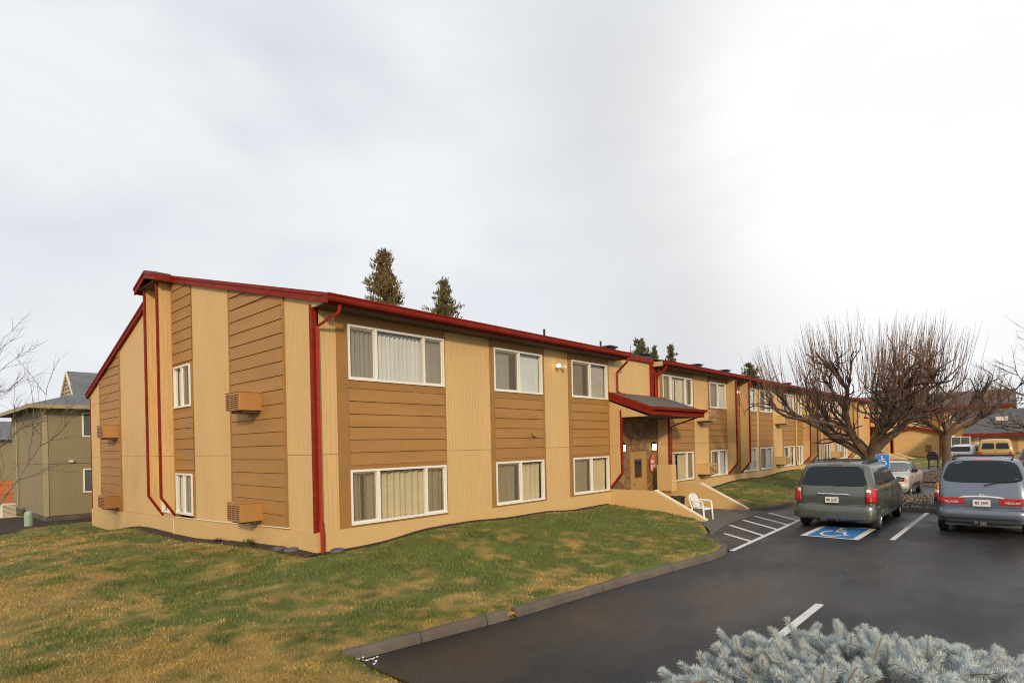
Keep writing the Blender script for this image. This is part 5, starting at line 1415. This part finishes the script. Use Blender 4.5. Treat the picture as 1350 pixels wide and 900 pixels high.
def bare_tree(label, loc, seed, h, r, name='bare_tree', grp=None, start=.25, spread=.55, depth=4, mat='twigdark', lean=(0,0), up=0, thin=1):
    rr = random.Random(seed); e = thing(name, label, 'tree', loc, 0, grp); tk = MB(); br = MB()
    pts, ds = limb(tk, Vector((0,0,-.1)), Vector((lean[0],lean[1],1)).normalized(), h*.72, r, r*.25, rr, 9, .07, .05, 8)
    def grow(p, d, L_, rad, lev):
        q, dd = limb(br, p, d, L_, rad, rad*.35, rr, 5, .16, .05, 5 if lev < 2 else 3)
        if lev >= depth: return
        for i in range(5 if lev < 2 else 4):
            k = rr.randint(1, 5); grow(q[k], (dd[k]+rvec(rr)*.62).normalized(), L_*rr.uniform(.42,.66), max(.004, rad*.5), lev+1)
    for i in range(13):
        k = min(9, 2+int(i*.6)); az = i*2.4+rr.uniform(-.4,.4); el = rr.uniform(.35,.95)+up*rr.random()
        d = Vector((math.cos(az)*math.cos(el), math.sin(az)*math.cos(el), math.sin(el)))
        grow(pts[k], d, h*spread*rr.uniform(.5,.85)*(1-.35*k/9), r*.42*thin*(1-.5*k/9), 1)
    tk.build('trunk', M['bark'], e, smooth=True, fix=False); br.build('branches', M[mat], e, smooth=True, fix=False); return e
def ppt(px, py, d):
    """where the photograph's direction (px,py) meets depth d, used once to survey the site"""
    return CAM+pdir(px, py)*d
q = ppt(-30, 600, 14); bare_tree('bare slender-branched tree at the left edge in front of the olive house', (q.x,q.y,float(lawn_z(q.x,q.y))), 21, 5.0, .10, spread=.62, start=.2, mat='twiggrey', up=.35, thin=.85)
q = ppt(1440, 600, 18); bare_tree('bare tree cut by the right edge above the slate blue minivan', (q.x,q.y,.0), 33, 6.6, .17, spread=.62)
for i, (px, d, h) in enumerate(((1305,74,7.6),(1325,78,7.2),(1288,80,7.4),(1345,76,6.6))):
    q = ppt(px, 570, d); bare_tree(('russet bare tree behind the low grey roof, tallest of its clump','russet bare tree behind the low grey roof, right of the tallest','russet bare tree behind the low grey roof, nearest the pollarded tree','russet bare tree behind the low grey roof, at the right edge')[i], (q.x,q.y,.2), 40+i, h, .16, grp='russet trees beyond the low building', depth=4, mat='twig', spread=.45)

def conifer(label, px, ptop, d, rad, h_vis, seed, tint=(1,1,1), multi=1):
    rr = np.random.default_rng(seed); q = ppt(px, ptop, d); H = q.z; z0 = -.3
    e = thing('conifer', label, 'tree', (q.x, q.y, z0), 0, 'dark conifers behind the building'); H -= z0
    tk = MB(); tk.tube([(0,0,0),(0,0,H*.55),(0,0,H*.97)], [H*.022,H*.014,.02], 8); tk.build('trunk', M['bark'], e, smooth=True)
    Vs, Cs = [], []
    nb = int(190*multi); lean = rr.normal(0,.02,2)
    for b in range(nb):
        f_ = rr.random()**.85; z = H*(.16+.84*f_); az = rr.random()*6.283
        L_ = rad*((1-f_)**.72*.95+.07)*rr.uniform(.4,1.3)*(1+.25*math.sin(az*3+seed)+.2*math.sin(z*2.1+seed*3))
        n = max(5, int(80*L_/rad)+8)
        s_ = rr.random(n)**.6; 
        px_ = math.cos(az)*L_*s_+lean[0]*z; py_ = math.sin(az)*L_*s_+lean[1]*z; pz_ = z+L_*s_*.55-.1*L_*s_**2+rr.normal(0,.08,n)
        c = np.stack([px_, py_, pz_], -1)+rr.normal(0,.07,(n,3))
        up_ = np.stack([math.cos(az)*.45+rr.normal(0,.35,n), math.sin(az)*.45+rr.normal(0,.35,n), np.abs(rr.normal(1,.3,n))], -1); up_ /= np.linalg.norm(up_,axis=1)[:,None]
        sd = np.cross(up_, rr.normal(0,1,(n,3))); sd /= np.linalg.norm(sd,axis=1)[:,None]
        ln = rr.uniform(.16,.36,n)[:,None]; wd = rr.uniform(.035,.08,n)[:,None]
        Vs.append(np.stack([c-sd*wd, c+up_*ln*.5-sd*wd*.6, c+up_*ln, c+up_*ln*.4+sd*wd], 1))
        g = np.array((.085,.072,.022))*tint; br_ = np.array((.23,.150,.052))*tint
        k = np.clip(rr.normal(.45,.32,n)+.25*(s_-.5),0,1)[:,None]; Cs.append(np.repeat(((g*(1-k)+br_*k)*rr.uniform(.7,1.25))[:,None,:], 4, 1))
    V = np.concatenate(Vs).reshape(-1,3); C_ = np.concatenate(Cs).reshape(-1,3)
    me = bpy.data.meshes.new('crown'); np_mesh(me, V, np.arange(len(V)).reshape(-1,4), C_); me.materials.append(M['conifer'])
    o = bpy.data.objects.new('crown', me); COL.objects.link(o); o.parent = e; return e
conifer('tallest brownish conifer above the roof over the first large window', 507, 334, 44, 3.0, 5, 1, multi=2.6)
conifer('smaller dark conifer just right of the tallest one above the roof', 583, 374, 47, 2.9, 4, 2, (.75,.9,.8), multi=1.8)
conifer('dark conifer above the porch, leftmost of the group', 831, 450, 68, 2.4, 4, 3, (.65,.85,.9), multi=1.3)
conifer('dark conifer above the porch with a narrow pointed tip, second of the group', 847, 449, 70, 1.7, 4, 4, (.7,.85,.8), multi=1.2)
conifer('short dark conifer above the porch, lowest of the group', 860, 459, 66, 1.5, 4, 5, (.7,.85,.8), multi=1.1)
conifer('dark conifer above the red corner post right of the porch group', 887, 456, 70, 1.9, 4, 6, (.65,.8,.75), multi=1.3)
conifer('dark conifer showing above the far roof left of the bare tree', 990, 481, 78, 2.6, 4, 7, (.6,.8,.75), multi=1.3)

# ------------------------------------------------------------------ neighbours on the left
def house_wall(mb, x0, x1, y0, y1, z0, z1): mb.box(x0, x1, y0, y1, z0, z1)
hx, hy, hz = -.75, 21.3, -.62
h = thing('olive_house', 'olive green two storey house with grey shingle roof left of the apartment building', 'house', (hx,hy,hz))
HE = 5.02
def sidingbox(name, b, mat='olive'): 
    m = MB(); m.box(*b); return m.build(name, M[mat], h)
m = MB(); m.prism([(0,0,.35),(9,0,.35),(9,0,HE),(0,0,HE)], (0,.1,0)); m.prism([(0,.1,.35),(0,8.2,.35),(0,8.2,HE),(0,.1,HE)], (.1,0,0)); m.box(.1,9,8.1,8.2,.35,HE); m.box(8.9,9,.1,8.1,.35,HE); m.build('wall', M['olive'], h)
sidingbox('foundation', (.03,8.95,.03,8.15,-.4,.349), 'kerb')
m = MB(); m.box(-.035,.13,-.035,-.001,.33,HE-.02); m.box(-.035,-.001,-.0009,.13,.33,HE-.02); m.build('corner_board', M['olivetrim'], h)
m = MB(); m.box(.131,9,-.03,-.001,2.62,2.90); m.box(-.03,-.001,.131,8.2,2.62,2.90); m.build('band_board', M['olive'], h)
m = MB(); ov = .55
A = [(-ov,-ov,HE),(9+ov,-ov,HE),(9+ov,8.2+ov,HE),(-ov,8.2+ov,HE)]; rz = HE+1.55
m.add([(x,y,z+.14) for x,y,z in A]+[(3.6,3.9,rz),(6,3.9,rz)]+A, [(0,1,5,4),(1,2,5),(2,3,4,5),(3,0,4),(6,7,1,0),(7,8,2,1),(8,9,3,2),(9,6,0,3),(9,8,7,6)]); m.build('roof', M['greyshingle'], h)
m = MB(); m.box(-ov-.03,9+ov,-ov-.03,-ov-.001,HE-.02,HE+.15); m.box(-ov-.03,-ov-.001,-ov-.0009,8.2+ov,HE-.02,HE+.15); m.build('eaves_board', M['olivetrim'], h)
m = MB(); gx0, gyc, gw, gh = 1.5, 3.7, 1.55, 1.35; zb = HE+.75
m.add([(gx0,gyc-gw,zb),(gx0,gyc+gw,zb),(gx0,gyc,zb+gh),(gx0+5,gyc,zb+gh),(gx0+5,gyc-gw,zb),(gx0+5,gyc+gw,zb)], [(0,4,3,2),(1,2,3,5)]); d_ = m.build('dormer_roof', M['greyshingle'], h)
m = MB()
for k in range(7):
    z = zb-.1+k*.2; hw_ = max(0, gw*(1-(z-zb+.06)/gh))-.08
    if hw_ > .06: m.prism([(gx0+.08,gyc-hw_,z),(gx0+.03,gyc-hw_,z),(gx0+.07,gyc-hw_,z+.19)], (0,2*hw_,0))
m.prism([(gx0+.09,gyc-gw+.05,zb),(gx0+.09,gyc+gw-.05,zb),(gx0+.09,gyc,zb+gh-.05)], (.03,0,0)); m.build('dormer_siding', M['olivetrim'], d_)
m = MB()
for s in (-1,1): m.prism([(gx0-.02,gyc+s*(gw+.05),zb-.06),(gx0-.02,gyc,zb+gh+.02),(gx0-.02,gyc,zb+gh-.16),(gx0-.02,gyc+s*(gw-.13),zb-.06)], (.05,0,0))
m.build('dormer_trim', M['beige'], d_)
HP = Plane(lambda u, v: (hx+u, hy-v))
def hwin(u0, u1, z0, z1):
    m = MB()
    for a in ((u0,u1,z1-.06,z1),(u0,u1,z0,z0+.06),(u0,u0+.06,z0+.061,z1-.061),(u1-.06,u1,z0+.061,z1-.061),((u0+u1)/2-.03,(u0+u1)/2+.03,z0+.061,z1-.061)): m.box(a[0],a[1],-.045,-.002,a[2],a[3])
    o = m.build('window', M['white'], h); m = MB(); m.box(u0+.06,u1-.06,-.012,-.003,z0+.06,z1-.06); m.build('glass_pane', M['screenglass'], o)
hwin(1.36,2.6,3.78,4.88); hwin(1.36,2.6,1.28,2.36); hwin(5,6.6,3.35,4.72)
m = MB(); m.tube([(-.07,6.3,HE-.1),(-.07,6.3,.5)], .035, 6); m.tube([(-.05,6.9,HE-.3),(-.05,7.2,HE-.45)], .03, 6); m.build('downspout', M['olivetrim'], h)
m = MB(); m.box(.85,1.0,-.14,-.031,2.66,2.76); m.build('porch_light', M['beige'], h)
m = MB(); m.box(1.2,1.9,.02,.029,.05,.25); m.build('crawl_vent', M['louver'], h)

q = ppt(8, 600, 48); f2 = thing('house', 'distant olive house with a grey roof at the left edge beyond the orange fence', 'house', (q.x-4, q.y, -.8))
m = MB(); m.box(-5,4.5,0,7,0,4.6); m.build('wall', M['olive'], f2)
m = MB(); m.prism([(-5.5,-.5,4.5),(-5.5,3.5,6.2),(-5.5,7.5,4.5)], (10.5,0,0)); m.build('roof', M['greyshingle'], f2)
m = MB(); m.box(1.2,2.6,-.06,-.002,1.0,2.2); o = m.build('window', M['white'], f2); m = MB(); m.box(1.28,2.52,-.07,-.061,1.08,2.12); m.build('glass_pane', M['screenglass'], o)
a = ppt(-60, 645, 33); b = ppt(17.2, 645, 33)
fn = thing('wooden_fence', 'orange cedar board fence at the left edge beyond the white condenser', 'fence', (a.x,a.y,-.75), math.atan2(b.y-a.y, b.x-a.x))
L_ = (b-a).length; m = MB(); x = 0
while x < L_: m.box(x, x+.14, 0, .02, 0, 1.72+random.uniform(-.015,.015)); x += .147
m.build('boards', M['fence'], fn)
m = MB()
for z in (.3,.95,1.5): m.box(0, L_, -.04, -.001, z, z+.09)
m.build('rail', M['fence'], fn)
for x in (0.2, L_*.5, L_-.1):
    m = MB(); m.box(x-.05, x+.05, .021, .11, -.2, 1.78); m.build('post', M['fence'], fn)
q = ppt(10, 682, 27.5); cz = -.60
c = thing('condenser_unit', 'white outdoor condenser on a pale pad beside the olive house', 'condenser', (q.x,q.y,cz), R(10))
m = MB(); m.box(-.38,.38,-.33,.33,0,.10); m.build('pad', M['wallcap'], c)
m = MB(); m.box(-.27,.27,-.23,.23,.101,.72); o = m.build('casing', M['beige'], c, bevel=.02)
m = MB()
for k in range(9): m.box(-.25,.25,-.238,-.231,.15+k*.06,.165+k*.06)
m.build('louvers', M['trimgrey'], o)
q = ppt(38, 690, 23.5)
c = thing('utility_pedestal', 'pale green rounded utility pedestal standing in the bark before the olive house', 'utility box', (q.x,q.y,-.6))
m = MB(); m.lathe([(.17,0),(.165,.05),(.15,.07),(.15,.55),(.14,.64),(.11,.70),(.05,.735),(0,.74)], (0,0,0), seg=24); m.build('shell', M['utilgreen'], c, smooth=True)
m = MB(); m.lathe([(.156,.09),(.160,.10),(.160,.12),(.156,.13)], (0,0,0), seg=24); m.build('lock_band', M['utilgreen'], c)

# ------------------------------------------------------------------ far end of the lot
an = thing('annex_building', 'small tan gable fronted annex with red trim beyond the white car and the far porch', 'building', (62,-2.1,.25))
m = MB(); m.prism([(0,-1.95,0),(0,1.9,0),(0,1.9,2.45),(0,0,2.95),(0,-1.95,2.45)], (4,0,0)); m.build('wall', M['stucco'], an)
m = MB()
for s in (-1,1): m.prism([(-.35,0,3.02),(-.35,s*2.35,2.42),(-.35,s*2.35,2.34),(-.35,0,2.94)], (4.5,0,0))
o = m.build('roof', M['shingle'], an)
m = MB()
for s in (-1,1): m.prism([(-.38,0,3.03),(-.38,s*2.38,2.43),(-.38,s*2.38,2.22),(-.38,0,2.82)], (.028,0,0))
m.build('rake_board', M['red'], o)
m = MB(); m.box(-.02,-.001,-1.96,-1.86,0,2.4); m.box(-.02,-.001,1.8,1.9,0,2.4); m.build('corner_trim', M['red'], an)
m = MB(); m.box(-.03,-.002,-1.25,-.75,.55,1.25); o = m.build('wall_vent', M['acbox'], an)
m = MB()
for k in range(5): m.box(-.036,-.031,-1.2,-.8,.62+k*.12,.67+k*.12)
m.build('slats', M['louver'], o)
m = MB(); m.box(-.03,4,-1.97,1.92,-.6,.12); m.build('foundation', M['found'], an)

w2 = thing('second_apartment_building', 'tan two storey apartment block closing the far end of the lot behind the annex', 'building', (70,0,.2))
m = MB(); m.box(0,12,-9,14,0,5.1); m.build('wall', M['stucco'], w2)
m = MB(); m.prism([(-.6,-9.3,5.0),(6,-9.3,7.0),(12.6,-9.3,5.0)], (0,23.6,0)); o = m.build('roof', M['shingle'], w2)
m = MB(); m.box(-.68,-.6,-9.3,14.3,4.86,5.12); m.build('gutter', M['red'], o)
for k, y in enumerate((-7.8,-5.0,-1.6,1.6,4.6)):
    for z in (.8, 3.5):
        m = MB(); m.box(-.05,-.002,y-.8,y+.8,z,z+1.2); o = m.build('window', M['white'], w2)
        m = MB(); m.box(-.06,-.051,y-.72,y-.03,z+.08,z+1.12); m.box(-.06,-.051,y+.03,y+.72,z+.08,z+1.12); m.build('glass_pane', M['screenglass'], o)
for y in (-3.3,-2.6,2.9,3.6):
    m = MB(); m.box(-.5,-.001,y-.05,y+.05,.6,4.95); m.build('fin_wall', M['cream'], w2)
    m = MB(); m.box(-.55,-.501,y-.07,y+.07,.6,4.85); m.build('edge_trim', M['red'], w2)
for y0, y1 in ((-8.8,-7.2),(-5.9,-4.1)):
    m = MB(); m.box(-.03,-.001,y0,y1,2.05,3.45); m.build('lap_siding', M['brown'], w2)
m = MB(); m.box(-.04,-.002,-4.0-.5,-4.0+.45,.05,2.15); m.build('door', M['signwhite'], w2)

lb = thing('low_building', 'long low tan building with a grey shingle roof and red gutter at the far right', 'building', (57,0,0))
m = MB(); m.box(0,9,-34,-6.6,-.1,2.35); m.build('wall', M['stucco'], lb)
m = MB(); m.prism([(-.7,-34.5,2.36),(4.5,-34.5,4.6),(9.7,-34.5,2.36)], (0,28.4,0)); rf_ = m.build('roof', M['greyroof'], lb)
m = MB(); m.box(-.8,-.7,-34.5,-6.1,2.22,2.46); m.build('gutter', M['red'], rf_)
m = MB(); m.box(-.69,-.01,-34.4,-6.2,2.26,2.34); m.build('soffit', M['soffit'], lb)
for y, x in ((-8.6,2.2),(-14.5,2.6),(-20,2.2)):
    m = MB(); z = 2.36+(x+.7)*.43; m.box(x-.35,x+.35,y-.4,y+.4,z-.1,z+.26); m.build('roof_vent', M['beige'], rf_)
m = MB(); m.tube([(3.6,-11.6,4.0),(3.6,-11.6,4.75)], .06, 8); m.build('vent_pipe', M['black'], rf_)
for y in (-9.2,-16,-22):
    m = MB(); m.box(-.03,-.002,y-.45,y+.45,.0,2.05); m.build('door', M['acbox'], lb)
m = MB(); m.box(-.05,-.002,-7.15,-6.85,0,2.2); m.build('corner_trim', M['wallcap'], lb)
q = ppt(1231, 620, 33)
c = thing('barbecue_grill', 'dark barbecue grill on legs standing left of the second tree trunk', 'grill', (q.x,q.y,.45))
m = MB(); m.box(-.35,.35,-.28,.28,.55,.80); m.build('firebox', M['black'], c, bevel=.03)
m = MB(); m.prism([(-.35,-.28,.805),(-.35,.28,.805),(-.35,.2,1.02),(-.35,-.1,1.05)], (.7,0,0)); m.build('lid', M['black'], c, bevel=.03)
for sx in (-.28,.28):
    for sy in (-.2,.2): m = MB(); m.tube([(sx,sy,.56),(sx*1.1,sy*1.1,0)], .022, 6); m.build('leg', M['black'], c)
m = MB(); m.box(-.30,.30,-.22,.22,.18,.21); m.box(.36,.62,-.2,.2,.72,.75); m.build('shelf', M['black'], c)

# ------------------------------------------------------------------ low shrub by the wall
def tuft(label, loc, h_, n, seed, col):
    rr = random.Random(seed); m = MB()
    for i in range(n):
        a = rr.uniform(0,6.28); t_ = rr.uniform(0,.9); r_ = rr.uniform(.0,.09); d = Vector((math.cos(a)*math.sin(t_), math.sin(a)*math.sin(t_), math.cos(t_))); L_ = h_*rr.uniform(.5,1)
        b = Vector((math.cos(a)*r_, math.sin(a)*r_, 0)); s_ = Vector((-math.sin(a), math.cos(a), 0))*.012
        m.add([b-s_, b+s_, b+d*L_*.6+s_*.7, b+d*L_, b+d*L_*.6-s_*.7], [(0,1,2,3,4)])
    o = m.build('weed_tuft', col, fix=False); o.location = loc; return tag(o, label, 'plant')
M['weed'] = mat_simple('weed_leaf', (.10,.12,.035), .7, .3, 9)
tuft('small green weed tuft in the bark strip under the lower air conditioner', (-.22,2.6,float(lawn_z(-.22,2.6))), .22, 90, 1, M['weed'])
tuft('dark dry weed tuft in the bark strip left of the green one', (-.2,4.3,float(lawn_z(-.2,4.3))), .16, 50, 2, M['mulch'])
for i, (x, y) in enumerate(((-.15,.75),(-.2,1.2),(.35,-.12))):
    m = MB(); bm = bmesh.new(); bmesh.ops.create_icosphere(bm, subdivisions=2, radius=1)
    m.add([(v.co.x*.17*(1+.2*random.uniform(-1,1)), v.co.y*.13, v.co.z*.07) for v in bm.verts], [tuple(v.index for v in f.verts) for f in bm.faces]); bm.free()
    o = m.build('rock', M['trimgrey'], smooth=True, angle=60); o.location = (x, y, float(lawn_z(x,y))+.03)
    tag(o, ('dark flat stone in the bark strip near the building corner','dark flat stone in the bark strip, farther from the corner than the other','dark stone on the lawn right of the corner downspout')[i], 'stone')
m = MB()
for i in range(30):
    x, y = random.gauss(-2.25,.16), random.gauss(-4.86,.10); s_ = random.uniform(.008,.02); a = random.uniform(0,3)
    m.prism([(x+s_*math.cos(a+k*PI/2), y+s_*.7*math.sin(a+k*PI/2), .012) for k in range(4)], (0,0,.008))
tag(m.build('paper_chips', M['litter']), 'scatter of white chips on the asphalt at the near end of the kerb', 'litter', kind='stuff')
m = MB()
for i in range(30):
    x, y = random.gauss(.06,.05), random.gauss(-5.02,.05); s_ = random.uniform(.015,.035); a = random.uniform(0,3)
    m.prism([(x+s_*math.cos(a+k*PI/2), y+s_*.6*math.sin(a+k*PI/2), .03+random.uniform(0,.05)) for k in range(4)], (random.uniform(-.01,.01),0,.006))
tag(m.build('dead_leaves', M['brown']), 'few brown leaves caught in the gap between two kerb lengths', 'leaves', kind='stuff')

# ------------------------------------------------------------------ grass blades
def blades(n, x0, x1, y0, y1, hgt, wid, keep):
    x = rng.uniform(x0, x1, n); y = rng.uniform(y0, y1, n)
    ok = keep(x, y) & (lot_sd(x, y) > .0)
    sd = lot_sd(x, y); ok &= ((sd > .15) | ((x < -1.9) & (y < -4.75))) & ~((x > -.22-.2*vnoise(x,y,.5)) & (y > -.10-.08*vnoise(x,y,.4)) & (y < 18)) 
    dv = (x-CAM.x)*fw.x+(y-CAM.y)*fw.y; lt = (x-CAM.x)*rt.x+(y-CAM.y)*rt.y
    ok &= (dv > .6) & (lt > -dv*.98-.5) & (lt < dv*.98+.5)
    x, y = x[ok], y[ok]; n = len(x); z = ground_z(x, y)
    tall = vnoise(x, y, .16)*.55+vnoise(x+5, y+5, .6)*.65
    C_ = lawn_col(x, y); grn = np.clip((.2-C_[:,0])/.15, 0, 1)
    hh = hgt*(.45+.9*tall)*rng.uniform(.6,1.25,n)*(.75+.45*grn)
    az = rng.uniform(0, 2*PI, n); ln = rng.uniform(.15,.95,n)*(1.25-.4*grn)
    s_ = np.stack([-np.sin(az), np.cos(az), np.zeros(n)], -1)*(wid*rng.uniform(.6,1.3,n))[:,None]
    d = np.stack([np.cos(az)*ln, np.sin(az)*ln, np.ones(n)], -1); d /= np.linalg.norm(d,axis=1)[:,None]
    b = np.stack([x, y, z-.004], -1); mid = b+d*(hh*.55)[:,None]; d2 = d.copy(); d2[:,2] *= .55; tip = mid+d2*(hh*.5)[:,None]
    V = np.stack([b-s_, b+s_, mid+s_*.75, tip, mid-s_*.75], 1).reshape(-1,3)
    jit = rng.uniform(.65,1.45,n)[:,None]*np.array((1,1,1))
    mixg = (rng.random(n) < .26)[:,None]; C_ = np.where(mixg, C_*.4+np.array((.11,.14,.03))*.6, C_)
    mixd = (rng.random(n) < .20)[:,None]
    C_ = np.where(mixd, C_*.35+np.array((.30,.20,.085))*.65, C_)*jit
    return V, np.repeat(C_[:,None,:], 5, 1).reshape(-1,3)
near = blades(560000, -9, 4, -10.5, -1, .045, .0024, lambda x, y: (x-CAM.x)**2+(y-CAM.y)**2 < 8.2**2)
mid = blades(420000, -14, 11, -8, 8, .052, .0046, lambda x, y: ((x-CAM.x)**2+(y-CAM.y)**2 >= 8.2**2) & ((x-CAM.x)**2+(y-CAM.y)**2 < 15**2))
farb = blades(210000, -24, 30, -6, 21.5, .06, .011, lambda x, y: ((x-CAM.x)**2+(y-CAM.y)**2 >= 15**2))
V = np.concatenate([near[0], mid[0], farb[0]]); C_ = np.concatenate([near[1], mid[1], farb[1]])
me = bpy.data.meshes.new('grass'); np_mesh(me, V, np.arange(len(V)).reshape(-1,5), C_); me.materials.append(M['grass'])
g = bpy.data.objects.new('grass', me); COL.objects.link(g); tag(g, 'short patchy green and straw coloured lawn grass', 'grass', kind='stuff')
print('grass blades', len(V)//5)

# ------------------------------------------------------------------ blue spruce in front of the photographer
sp_c = Vector((-3.74,-10.16,0)); 
spr = thing('blue_spruce', 'young blue spruce with silvery needles filling the bottom right foreground', 'tree', sp_c)
m = MB(); m.tube([(0,0,-.1),(0,0,.7),(0,0,1.38)], [.055,.045,.015], 8); m.build('trunk', M['bark'], spr, smooth=True)
NV, NC, SB = [], [], MB()
rr = np.random.default_rng(3)
def shoot(p, d, L_, n, nl, wd, stem_r=.0022):
    d = d/np.linalg.norm(d); sag = rr.normal(0,.12,3)
    t_ = np.linspace(.0, 1.0, n); ax = p+np.outer(t_, d)*L_+np.outer(t_**2, sag)*L_*.5
    tg = d+np.outer(2*t_, sag)*.5; tg /= np.linalg.norm(tg,axis=1)[:,None]
    ph = np.arange(n)*2.39996+rr.uniform(0,6)
    a = np.cross(tg, [0.3,.2,1.0]); a /= np.linalg.norm(a,axis=1)[:,None]; b = np.cross(tg, a)
    radial = a*np.cos(ph)[:,None]+b*np.sin(ph)[:,None]
    # needles sweep upward and forward, more forward toward the tip
    fwd = (.42+.55*np.clip((t_-.8)/.2,0,1))[:,None]
    nd = radial+tg*fwd+np.array([0,0,.28])+rr.normal(0,.06,(n,3)); nd /= np.linalg.norm(nd,axis=1)[:,None]
    ln = (nl*(.9+.2*rr.random(n))*(1-.25*(t_ > .93)))[:,None]
    s1 = np.cross(nd, rr.normal(0,1,(n,3))); s1 /= np.linalg.norm(s1,axis=1)[:,None]; s2 = np.cross(nd, s1)
    w_ = wd
    mid_ = ax+nd*ln*.5+np.array([0,0,.0012])
    tip = ax+nd*ln
    V = np.stack([ax+s1*w_*.6, ax-s1*w_*.3+s2*w_*.5, ax-s1*w_*.3-s2*w_*.5, mid_+s1*w_, mid_-s1*w_*.5+s2*w_*.85, mid_-s1*w_*.5-s2*w_*.85, tip], 1)
    NV.append(V)
    base = np.array((.33,.43,.48))*rr.uniform(.75,1.15); pale = np.array((.74,.75,.66))  # needles pale at the tips; warm sunlight painted into that cream tint
    k = np.clip(t_*.75+rr.normal(0,.15,n)-.15,0,1)[:,None]; c = base*(1-k)+pale*k
    if rr.random() < .15: c = c*.75+np.array((.42,.36,.20))*.25
    NC.append(np.repeat(c[:,None,:], 7, 1))
    SB.tube([tuple(q) for q in ax[::max(1,n//5)]]+[tuple(ax[-1])], [stem_r]*len(ax[::max(1,n//5)])+[stem_r*.7], 5)
ctr = np.array((0,0,1.285)); RX, RZ = .80, .40
NT_ = 1050
for i in range(NT_):
    z = 1-2*(i+.5)/NT_; az = i*2.39996
    if z < -.30: continue
    s_ = math.sqrt(1-z*z); n3 = np.array((s_*math.cos(az), s_*math.sin(az), z))
    jit = rr.uniform(.86,1.03)+.05*math.sin(az*3+z*7)
    P_ = ctr+np.array((n3[0]*RX, n3[1]*RX, RZ*(z**.5 if z > 0 else z)))*jit
    d = np.array((n3[0]*.9,n3[1]*.9,n3[2]*.30+.30))+rr.normal(0,.38,3); d /= np.linalg.norm(d)
    if d@n3 < .35: d = d+n3*(.6-d@n3); d /= np.linalg.norm(d)
    det = z > .12
    n_ = 92 if det else 55; nl = .0245 if det else .028; wd = .00155 if det else .0014
    L_ = rr.uniform(.075,.125)
    shoot(P_-d*L_*.75, d, L_, n_, nl, wd)
    side = np.cross(d, [0,0,1.0]); side /= np.linalg.norm(side)+1e-9
    for k in range(2):
        sg = 1 if k else -1
        shoot(P_-d*L_*rr.uniform(.8,1.1), d*.75+side*sg*rr.uniform(.5,.9)+rr.normal(0,.12,3)+n3*.25, L_*rr.uniform(.55,.8), int(n_*.65), nl, wd)
    if det: shoot(P_-d*L_*1.6, d+rr.normal(0,.12,3), L_, 70, nl, wd)
    q = P_*np.array((.45,.45,1))+np.array((0,0,-.22)); SB.tube([tuple(q), tuple(q*.4+P_*.6+np.array((0,0,-.05))), tuple(P_-d*L_*.8)], [.005,.004,.003], 5)
for i in range(26):                                                   # main boughs from the trunk out to the shell
    az = i*2.39996; z0_ = .35+.9*i/26; SB.tube([(0,0,z0_), (math.cos(az)*.35, math.sin(az)*.35, z0_+.14), (math.cos(az)*.62, math.sin(az)*.62, z0_+.16)], [.02,.014,.008], 6)
V = np.concatenate([v.reshape(-1,3) for v in NV]); C_ = np.concatenate([c.reshape(-1,3) for c in NC])
n7 = len(V)//7; idx = np.arange(n7)[:,None]*7
T = np.concatenate([idx+np.array(t_) for t_ in ((0,1,4),(0,4,3),(1,2,5),(1,5,4),(2,0,3),(2,3,5),(3,4,6),(4,5,6),(5,3,6))])
me = bpy.data.meshes.new('needles'); np_mesh(me, V, T, C_); me.materials.append(M['needle']); me.polygons.foreach_set('use_smooth', [True]*len(me.polygons))
o = bpy.data.objects.new('needles', me); COL.objects.link(o); o.parent = spr
M['spstem'] = mat_simple('spruce_stem', (.27,.135,.045), .7, .3, 40)
SB.build('branches', M['spstem'], spr, fix=False)
print('needles', n7)
